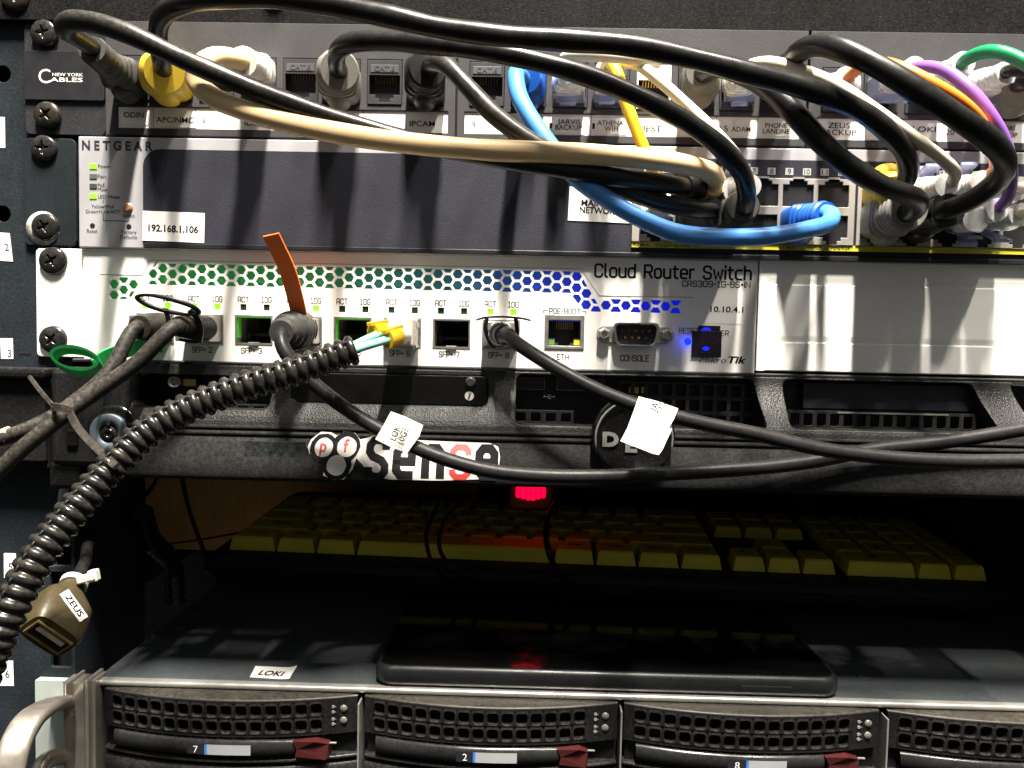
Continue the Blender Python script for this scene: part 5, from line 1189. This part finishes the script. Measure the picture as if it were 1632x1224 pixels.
for (p, t_, lb, hm) in (((1570, 312, 7), (1625, 300, 32), 'clear plug in the upper row at the right edge of the silver switch', 1), ((1570, 352, 7), (1628, 342, 32), 'clear plug in the lower row at the right edge of the silver switch', -1),
                    ((1456+0, 312, 7), (1462, 300, 20), 'clear plug half hidden behind the yellow boot', 1), ((1215-56, 312, 7), (1172, 306, 22), 'clear plug in the switch just left of the open port columns', 1), ((1535, 352, 7), (1556, 350, 32), 'clear plug in the lower row between the black ribbed boot and the purple cord', -1)):
    o = thing('patch_cable', lb, 'network cable', at(*p), 'patch cords'); clear_plug(o, p, t_, hump=hm)
    a = at(*t_); D_ = (a-at(*p)).normalized(); q = [a-D_*3, a+D_*3, a+D_*10+Vector((3, 0, -2)), a+D_*14+Vector((12, 6, -3))]
    if lb.endswith('silver switch'): MB().tube(catmull(q), 2., 12).build('cord', cordcr, o)

# ================================================================== direct attach cables on the router switch
def sfp(o, i, out=14, mat=None):
    u = CAGES[i]; v0, v1 = 499+(u-218)*.0185, 546+(u-218)*.0185; x0, x1, z0, z1 = rect(u, v0+1, u+59, v1, D3)
    return MB().box(x0+.7, x1-.7, -D3-out, 20, z0+.8, z1-.8, .5).build('transceiver', mat or steel, o), ((x0+x1)/2, (z0+z1)/2)
def strain(o, a, b_, r0, r1, mat, ribs=0, L0=.35):
    A, B = at(*a), at(*b_); X, Z = frame_axes(B-A); rings = []
    for i in range(31):
        t = i/30; r = r0 if t < L0 else r0+(r1-r0)*smoothstep((t-L0)/(1-L0)); 
        if ribs: r *= 1+(.04 if (t*ribs % 1) < .5 else -.05)
        if t > .96: r *= .93
        if t < .04: r *= .9
        p = A.lerp(B, t); rings.append([p+X*math.cos(k*PI/12)*r+Z*math.sin(k*PI/12)*r for k in range(24)])
    MB().loft(rings).build('strain_relief', mat, o)
g_ = 'cables plugged into the fibre ports'
d1 = thing('direct_attach_cable', 'dusty grey cable from the first fibre port with a green loop pull tab', 'network cable', at(240, 540, 4), g_)
sfp(d1, 0, 8); strain(d1, (255, 520, 8), (222, 522, 26), 5.6, 4.8, dacd)
MB().tube(catmull([at(*p) for p in ((232, 518, 20), (214, 524, 28), (200, 545, 32), (184, 578, 36), (160, 608, 40), (128, 634, 44), (92, 660, 48), (50, 682, 52), (0, 700, 54), (-60, 722, 54))]), 2.7, 16).build('cord', dacd, d1)
mb = MB(); mb.tube([at(-20, 708, 54), at(18, 692, 53)], 3.0, 16); o = mb.build('yellowed_label', yellowed, d1)
mb = MB(); mb.text('s', at(6, 699, 57.5), 2.2, bold=.02); mb.build('letter', ink, o)
# green tab: flat strap and loop
def strap(mb, pts, w, th=.5, side=None):
    P = catmull([at(*p) for p in pts], 3); rings = []
    for i, p in enumerate(P):
        T = (P[min(i+1, len(P)-1)]-P[max(i-1, 0)]).normalized(); Sd = (side-T*side.dot(T)).normalized(); Nn = T.cross(Sd)
        ww = w(i/(len(P)-1)) if callable(w) else w
        rings.append([p+Sd*ww/2+Nn*th, p-Sd*ww/2+Nn*th, p-Sd*ww/2-Nn*th, p+Sd*ww/2-Nn*th])
    mb.loft(rings, smooth=False)
mb = MB(); strap(mb, [(262, 548, 6), (225, 552, 14), (185, 563, 22), (160, 574, 27), (150, 584, 30)], lambda t: 5.2+1.2*math.sin(t*PI), .35, Vector((0, -.6, 1)))
cl = at(122, 575, 32); 
rg = []
for k in range(33):
    t = 2*PI*k/32; rg.append(Vector((cl.x+8.6*math.cos(t), cl.y-1.5*math.sin(t), cl.z-.6*math.cos(t)+4.1*math.sin(t)*(1 if math.sin(t) > 0 else 1.05))))
rings = []
for k in range(32):
    p = rg[k]; rad = (p-cl).normalized(); Sd = Vector((0, -.75, .66)); rings.append([p+Sd*1.9+rad*.65, p+Sd*1.9-rad*.65, p-Sd*1.9-rad*.65, p-Sd*1.9+rad*.65])
rings.append(rings[0]); mb.loft(rings, False, False); mb.build('pull_tab', green_t, d1)
d2 = thing('direct_attach_cable', 'dusty grey cable from the second fibre port under the black ring tab', 'network cable', at(320, 540, 4), g_)
sfp(d2, 1, 12); strain(d2, (330, 523, 14), (284, 520, 34), 4.9, 3.9, dacd)
MB().tube(catmull([at(*p) for p in ((298, 519, 28), (276, 522, 38), (252, 545, 41), (222, 575, 43), (180, 606, 46), (140, 634, 49), (110, 655, 52), (81, 678, 55), (40, 711, 58), (0, 749, 60), (-50, 800, 60))]), 2.75, 16).build('cord', dacd, d2)
mb = MB(); cl = at(268, 486, 34); rings = []
for k in range(41):
    t = 2*PI*k/40; ct, st_ = math.cos(t), math.sin(t); p = Vector((cl.x+11.2*ct, cl.y-4*st_, cl.z+2.6*st_-2.0*ct)); n2 = Vector((ct, 0, st_)).normalized(); wv = 1.6+.3*math.sin(t*2)
    rings.append([p+n2*wv*.5+Vector((0, -.8, 0)), p-n2*wv*.5+Vector((0, -.8, 0)), p-n2*wv*.5+Vector((0, .8, 0)), p+n2*wv*.5+Vector((0, .8, 0))])
mb.loft(rings, False, True)
strap(mb, [(264, 493, 32), (268, 505, 24), (268, 518, 14)], 1.8, .5, Vector((1, 0, 0))); strap(mb, [(302, 494, 32), (314, 505, 30), (320, 525, 28), (317, 545, 26)], 2.2, .6, Vector((1, 0, 0)))
strap(mb, [(317, 545, 26), (304, 544, 26), (286, 541, 26)], 1.2, .5, Vector((0, 0, 1)))
mb.build('pull_ring', tabk, d2)
d4 = thing('direct_attach_cable', 'black cable with a lettered white flag label from the port with the orange tab', 'network cable', at(480, 545, 4), g_)
sfp(d4, 3, 10); strain(d4, (478, 524, 10), (448, 530, 34), 7.4, 4.6, bootdk, ribs=6, L0=.45)
MB().tube(catmull([at(*p) for p in ((462, 527, 24), (448, 532, 34), (452, 556, 38), (478, 590, 38), (520, 628, 37), (570, 664, 37), (635, 700, 38), (700, 728, 39), (775, 749, 39), (860, 758, 38), (960, 759, 37), (1080, 754, 36), (1190, 747, 35), (1290, 736, 33), (1390, 717, 31), (1500, 705, 30), (1632, 684, 30), (1720, 668, 30))]), 2.65, 18).build('cord', dacm, d4)
mb = MB(); strap(mb, [(478, 508, 16), (472, 480, 22), (458, 430, 30), (442, 395, 34), (432, 374, 37)], 6.2, .45, Vector((1, 0, .0))); mb.build('pull_tab', orange_t, d4)
MB().obox(at(491, 528, 18.), Vector((1.3, 0, 0)), Vector((0, 1.5, 0)), Vector((0, 0, 2.6)), .2).build('red_sticker', M('faded_red', (.55, .22, .16), .5), d4)
d8 = thing('direct_attach_cable', 'black cable with blank folded white flag label from the eighth fibre port', 'network cable', at(798, 545, 4), g_)
sfp(d8, 7, 9); 
mb = MB(); c = at(798, 533, 14); mb.lathe(c, Vector((0, -1, 0)), [(4.9, -2), (5.2, 2.), (4.6, 4), (3.8, 4.2), (3.5, 3)], 30); mb.build('metal_ring', chrome, d8)
strain(d8, (800, 533, 12), (812, 537, 24), 4.0, 3.2, bootk)
mb = MB(); strap(mb, [(762, 509, 24), (775, 506, 22), (800, 505, 20), (828, 507, 22), (843, 510, 24)], 3.2, .35, Vector((0, -1, 0)))
strap(mb, [(776, 507, 17), (774, 525, 17), (782, 546, 16), (790, 553, 15)], 1.6, .5, Vector((1, 0, 0))); strap(mb, [(822, 507, 17), (824, 525, 15), (822, 545, 13)], 1.6, .5, Vector((1, 0, 0))); mb.build('pull_tab', tabk, d8)
MB().tube(catmull([at(*p) for p in ((802, 533, 16), (812, 538, 26), (840, 558, 34), (885, 586, 40), (940, 616, 43), (1000, 641, 45), (1060, 660, 46), (1130, 677, 46), (1192, 689, 46), (1300, 714, 46), (1400, 728, 46), (1515, 735, 46), (1632, 735, 46), (1720, 733, 46))]), 2.6, 18).build('cord', dacm, d8)
# flag labels
def flag(parent, pts, d, lines, up, cpt):
    P = [at(u, v, dd) for u, v, dd in pts]; n_ = len(P); off = Vector((0, .35, 0))
    mb = MB(); mb.add(P+[p+off for p in P], [list(range(n_)), list(range(2*n_-1, n_-1, -1))]+[[i, (i+1) % n_, n_+(i+1) % n_, n_+i] for i in range(n_)])
    o = mb.build('flag_label', paper, parent)
    return o
o = flag(d4, [(598, 700, 41.5), (612, 676, 42), (623, 656, 41), (645, 664, 41), (674, 678, 41), (668, 696, 42), (649, 722, 41.5), (622, 712, 42)], 41, None, None, None)
mb = MB(); X = Vector((.36, 0, .93)).normalized(); Z = Vector((-X.z, 0, X.x)); mb.text('LOKI', at(630, 689, 42.6), 2.4, X, Z, width=6.0, bold=.01); mb.text('10GE', at(642, 694, 42.6), 2.4, X, Z, width=6.2, bold=.01); mb.build('lettering', ink, o)
mb = MB(); strap(mb, [(600, 697, 40), (604, 690, 42)], 1, .2, Vector((1, 0, 0)))
o = flag(d8, [(1018, 632, 50), (1050, 640, 50), (1081, 651, 49.5), (1074, 668, 50), (1066, 681, 51), (1071, 684, 51), (1056, 716, 52), (1050, 725, 52), (1040, 723, 52), (1015, 713, 52), (989, 703, 52), (1000, 682, 51.5), (1010, 655, 51)], 50, None, None, None)
mb = MB(); X = Vector((.40, 0, .91)).normalized(); Z = Vector((-X.z, 0, X.x)); mb.text('JA', at(1043, 648, 52.), 2.4, X, Z, width=3.4, bold=.01); mb.text('10', at(1054, 645, 52.), 2., X, Z, width=2.6, bold=.01); mb.build('lettering', ink, o)

# optical transceiver and fibres in conduit
fo = thing('fibre_conduit_cable', 'black ribbed split conduit carrying aqua fibres to the sixth fibre port', 'conduit', at(640, 545, 4))
sfp(fo, 5, 4)
u = CAGES[5]; mb = MB()
P = [at(*p) for p in ((566, 557, 47), (520, 573, 50), (460, 594, 54), (400, 612, 57), (340, 634, 60), (280, 660, 64), (225, 696, 69), (180, 742, 75), (140, 788, 81), (98, 838, 87), (58, 892, 93), (24, 955, 98), (-4, 1015, 101), (-28, 1075, 103), (-54, 1150, 104))]
Q = catmull(P, 1.2); L_ = [0]
for i in range(1, len(Q)): L_.append(L_[-1]+(Q[i]-Q[i-1]).length)
# resample evenly
tot = L_[-1]; stp = .4; Q2 = []; j = 0; n_ = int(tot/stp)
for i in range(n_+1):
    s_ = i*tot/n_
    while j < len(L_)-2 and L_[j+1] < s_: j += 1
    Q2.append(Q[j].lerp(Q[j+1], (s_-L_[j])/max(1e-6, L_[j+1]-L_[j])))
def loomr(t, i):
    ph = (i*.4 % 3.6)/3.6
    return 4.5+(.85*math.sin(PI*ph/.72)**.45 if ph < .72 else -.3*math.sin(PI*(ph-.72)/.28)**.5)
mb = MB(); mb.tube(Q2, 5.6, 28, rf=loomr); mb.build('conduit', loomm, fo)
# split seam
mb = MB(); sp_ = []
for i in range(0, len(Q2), 2):
    T = (Q2[min(i+2, len(Q2)-1)]-Q2[max(i-2, 0)]).normalized(); X, Z = frame_axes(T); sp_.append(Q2[i]+(Z*.75+Vector((0, -1, 0))).normalized()*(loomr(0, i)-.05))
mb.tube(sp_, .42, 6); mb.build('split_seam', holem, fo)
MB().tube(catmull([at(*p) for p in ((540, 562, 48), (570, 548, 46), (600, 534, 42), (625, 528, 34))]), 1.5, 14).build('fibre', aqua, fo)
MB().tube(catmull([at(*p) for p in ((540, 570, 50), (570, 556, 49), (605, 545, 45), (632, 537, 36))]), 1.5, 14).build('fibre', aqua, fo)
for (a, b_) in (((594, 530, 42), (612, 527, 36)), ((618, 541, 42), (636, 535, 36))):
    A, B = at(*a), at(*b_); X, Z = frame_axes(B-A); mb = MB(); rings = []
    for i in range(9):
        p = A.lerp(B, i/8); rings.append([p+X*math.cos(k*PI/9)*2.5+Z*math.sin(k*PI/9)*3.4 for k in range(18)])
    mb.loft(rings)
    MBc = mb; MBc.obox(A.lerp(B, .5)+Z*3.1, X*1.2, (B-A)*.75, Z*.7, .2); MBc.build('clip', clipye, fo)
strain(fo, (650, 535, 12), (626, 536, 36), 3.8, 2.6, lcbeige, L0=.3); strain(fo, (640, 524, 12), (606, 527, 38), 3.4, 2.4, lcbeige, L0=.3)
mb = MB(); mb.pbox(622, 506, 658, 552, 22, 8, .8); mb.pbox(616, 501, 654, 514, 18, 6, .6); mb.build('connector', lcbeige, fo)
mb = MB(); mb.pbox(654, 513, 664, 522, 14, 6, .3); mb.pbox(655, 549, 663, 554, 14, 6, .3); mb.pbox(645, 550, 658, 556, 12, 6, .3); mb.build('bail_latch', steel, fo)

# dusty tie
tz = thing('cable_tie', 'dusty black cable tie bundling the two grey cables to the conduit', 'cable tie', at(100, 655, 60))
mb = MB(); strap(mb, [(47, 600, 50), (66, 625, 54), (84, 646, 56)], 1.1, .5, Vector((1, 0, .6))); mb.build('tail', tied, tz)
mb = MB(); strap(mb, [(84, 648, 57), (98, 650, 59), (112, 655, 58)], 2.6, .8, Vector((0, 0, 1))); strap(mb, [(86, 648, 58), (87, 665, 57)], 1., .5, Vector((1, 0, 0))); mb.build('head', tied, tz)
mb = MB(); strap(mb, [(110, 655, 58), (122, 678, 60), (140, 700, 66), (162, 722, 74), (185, 743, 82)], 2.3, .5, Vector((1, 0, .5))); mb.build('strap', M('tie_dark', (.03, .025, .022), .45, dust=.25), tz)

# hanging usb socket
us = thing('usb_extension_plug', 'olive usb socket with a tiny white label hanging beside the rack post on the left', 'usb cable', at(95, 980, 70))
A, B = at(120, 926, 52), at(78, 1014, 76); ax = (B-A).normalized(); n0 = at(62, 1000, 80)-at(110, 1040, 80); W0 = (at(60, 965, 78)-at(110, 1035, 78)); X = (W0-ax*W0.dot(ax)).normalized(); Z = X.cross(ax).normalized()
if Z.y > 0: Z = -Z
rings = []
for t, a, b_, ex in ((0, 3.6, 3.4, 2), (.12, 3.8, 3.5, 2), (.25, 5.2, 4.2, 2.2), (.38, 7.8, 5.4, 2.8), (.48, 8.9, 6.2, 3.6), (.7, 9.2, 6.6, 4), (.93, 9., 6.4, 4), (.98, 8.4, 5.8, 4), (1., 8.2, 5.6, 4)):
    p = A.lerp(B, t); rings.append([p+X*(math.copysign(abs(math.cos(q_))**(2/ex), math.cos(q_))*a)+Z*(math.copysign(abs(math.sin(q_))**(2/ex), math.sin(q_))*b_) for q_ in [2*PI*k/32 for k in range(32)]])
MB().loft(rings).build('socket_body', olive, us)
mb = MB(); e0 = B+ax*.1
def fr(w, h): return [e0+X*w+Z*h, e0-X*w+Z*h, e0-X*w-Z*h, e0+X*w-Z*h]
mb.loft([[p for p in fr(6.8, 3.2)], [p+ax*1. for p in fr(6.8, 3.2)], [p+ax*1. for p in fr(6.2, 2.6)], [p-ax*.05 for p in fr(6.2, 2.6)]], False, False); mb.build('metal_shell', brass, us)
mb = MB(); mb.add([p+ax*.15 for p in fr(6.2, 2.6)], [(0, 1, 2, 3)]); mb.build('opening', holem, us)
mb = MB(); mb.obox(e0+Z*.9+ax*.5, X*5., ax*.4, Z*.8, .1); mb.build('tongue', M('tongue_cream', (.55, .50, .36), .5), us)
c = A.lerp(B, .66)+Z*6.75; lx = (at(128, 978, 80)-at(98, 948, 80)).normalized(); lx = (lx-Z*lx.dot(Z)).normalized(); lz = Z.cross(lx)*1
if lz.z < 0: lz = -lz
o = MB().obox(c, lx*5.6, lz*2.2, Z*.12).build('label', paper, us); 
nn = lx.cross(lz); s_ = 1 if nn.dot(Z) > 0 else -1
MB().text('ZEUS', c+Z*.22, 2.6, lx, lz, width=8.4, bold=.03, lift=0).build('lettering', ink, o)
MB().tube(catmull([at(126, 922, 52), at(130, 908, 46), at(136, 895, 30), at(140, 870, 5), at(150, 840, -30)]), 2.2, 14).build('cord', cordk, us)
zt_ = thing('cable_tie', 'white nylon cable tie around the neck of the olive usb socket', 'cable tie', at(130, 916, 54))
mb = MB(); rg = []
c = A.lerp(B, .07)
for k in range(25): t = 2*PI*k/24; rg.append(c+X*4.3*math.cos(t)+Z*4.*math.sin(t))
rings = [[p+ax*1.2+(p-c)*.1, p-ax*1.2+(p-c)*.1, p-ax*1.2-(p-c)*.08, p+ax*1.2-(p-c)*.08] for p in rg]; mb.loft(rings, False, False); mb.build('strap', tiew, zt_)
mb = MB(); mb.obox(at(139, 921, 57), Vector((2.8, 0, .8)), Vector((0, 2., 0)), Vector((-.3, 0, 1.2)), .5); mb.obox(at(150, 917, 56), Vector((1.5, 0, .3)), Vector((0, 1.5, 0)), Vector((-.4, 0, 2.), ), .5); mb.build('head', tiew, zt_)

# ================================================================== light
w = bpy.data.worlds.new('World'); sc.world = w; w.use_nodes = True; nt = w.node_tree; bg = nt.nodes['Background']
tc = nt.nodes.new('ShaderNodeTexCoord'); sp = nt.nodes.new('ShaderNodeSeparateXYZ'); nt.links.new(tc.outputs['Generated'], sp.inputs[0])
rp = nt.nodes.new('ShaderNodeValToRGB'); mr = nt.nodes.new('ShaderNodeMapRange'); mr.inputs[1].default_value = -1; mr.inputs[2].default_value = 1
nt.links.new(sp.outputs[2], mr.inputs[0]); nt.links.new(mr.outputs[0], rp.inputs[0]); nt.links.new(rp.outputs[0], bg.inputs['Color'])
e = rp.color_ramp.elements; e[0].position = 0; e[0].color = (.03, .028, .025, 1); e[1].position = 1; e[1].color = (1., .98, .92, 1)
q = e.new(.48); q.color = (.155, .15, .135, 1); q = e.new(.62); q.color = (.16, .162, .16, 1); q = e.new(.8); q.color = (.55, .56, .55, 1)
bg.inputs['Strength'].default_value = .75
def lamp(name, pos, target, energy, size, col, spot=None):
    l = bpy.data.lights.new(name, 'SPOT'); l.energy = energy; l.shadow_soft_size = size; l.color = col; l.spot_size = math.radians(spot or 60); l.spot_blend = .8
    o = bpy.data.objects.new(name, l); COL.objects.link(o); o.location = Vector(pos)*S
    o.rotation_euler = (Vector(target)-Vector(pos)).to_track_quat('-Z', 'Y').to_euler(); return o
for X_, e_ in ((290, 345), (880, 70)):
    l = bpy.data.lights.new('ceiling_tube', 'AREA'); l.shape = 'RECTANGLE'; l.size = .045; l.size_y = .78; l.energy = e_; l.color = (1., .93, .83)
    o = bpy.data.objects.new('ceiling_tube', l); COL.objects.link(o); o.location = Vector((X_, -720, 1700))*S
    o.rotation_euler = (math.radians(-15), 0, 0)

for o in list(COL.objects):
    if '_o' in o: del o['_o']
sc.view_settings.view_transform = 'Standard'; sc.view_settings.look = 'None'; sc.view_settings.exposure = 0
sc.render.engine = 'CYCLES'
sc.cycles.max_bounces = 8; sc.cycles.transmission_bounces = 6
sc.render.resolution_x = 1024; sc.render.resolution_y = 768
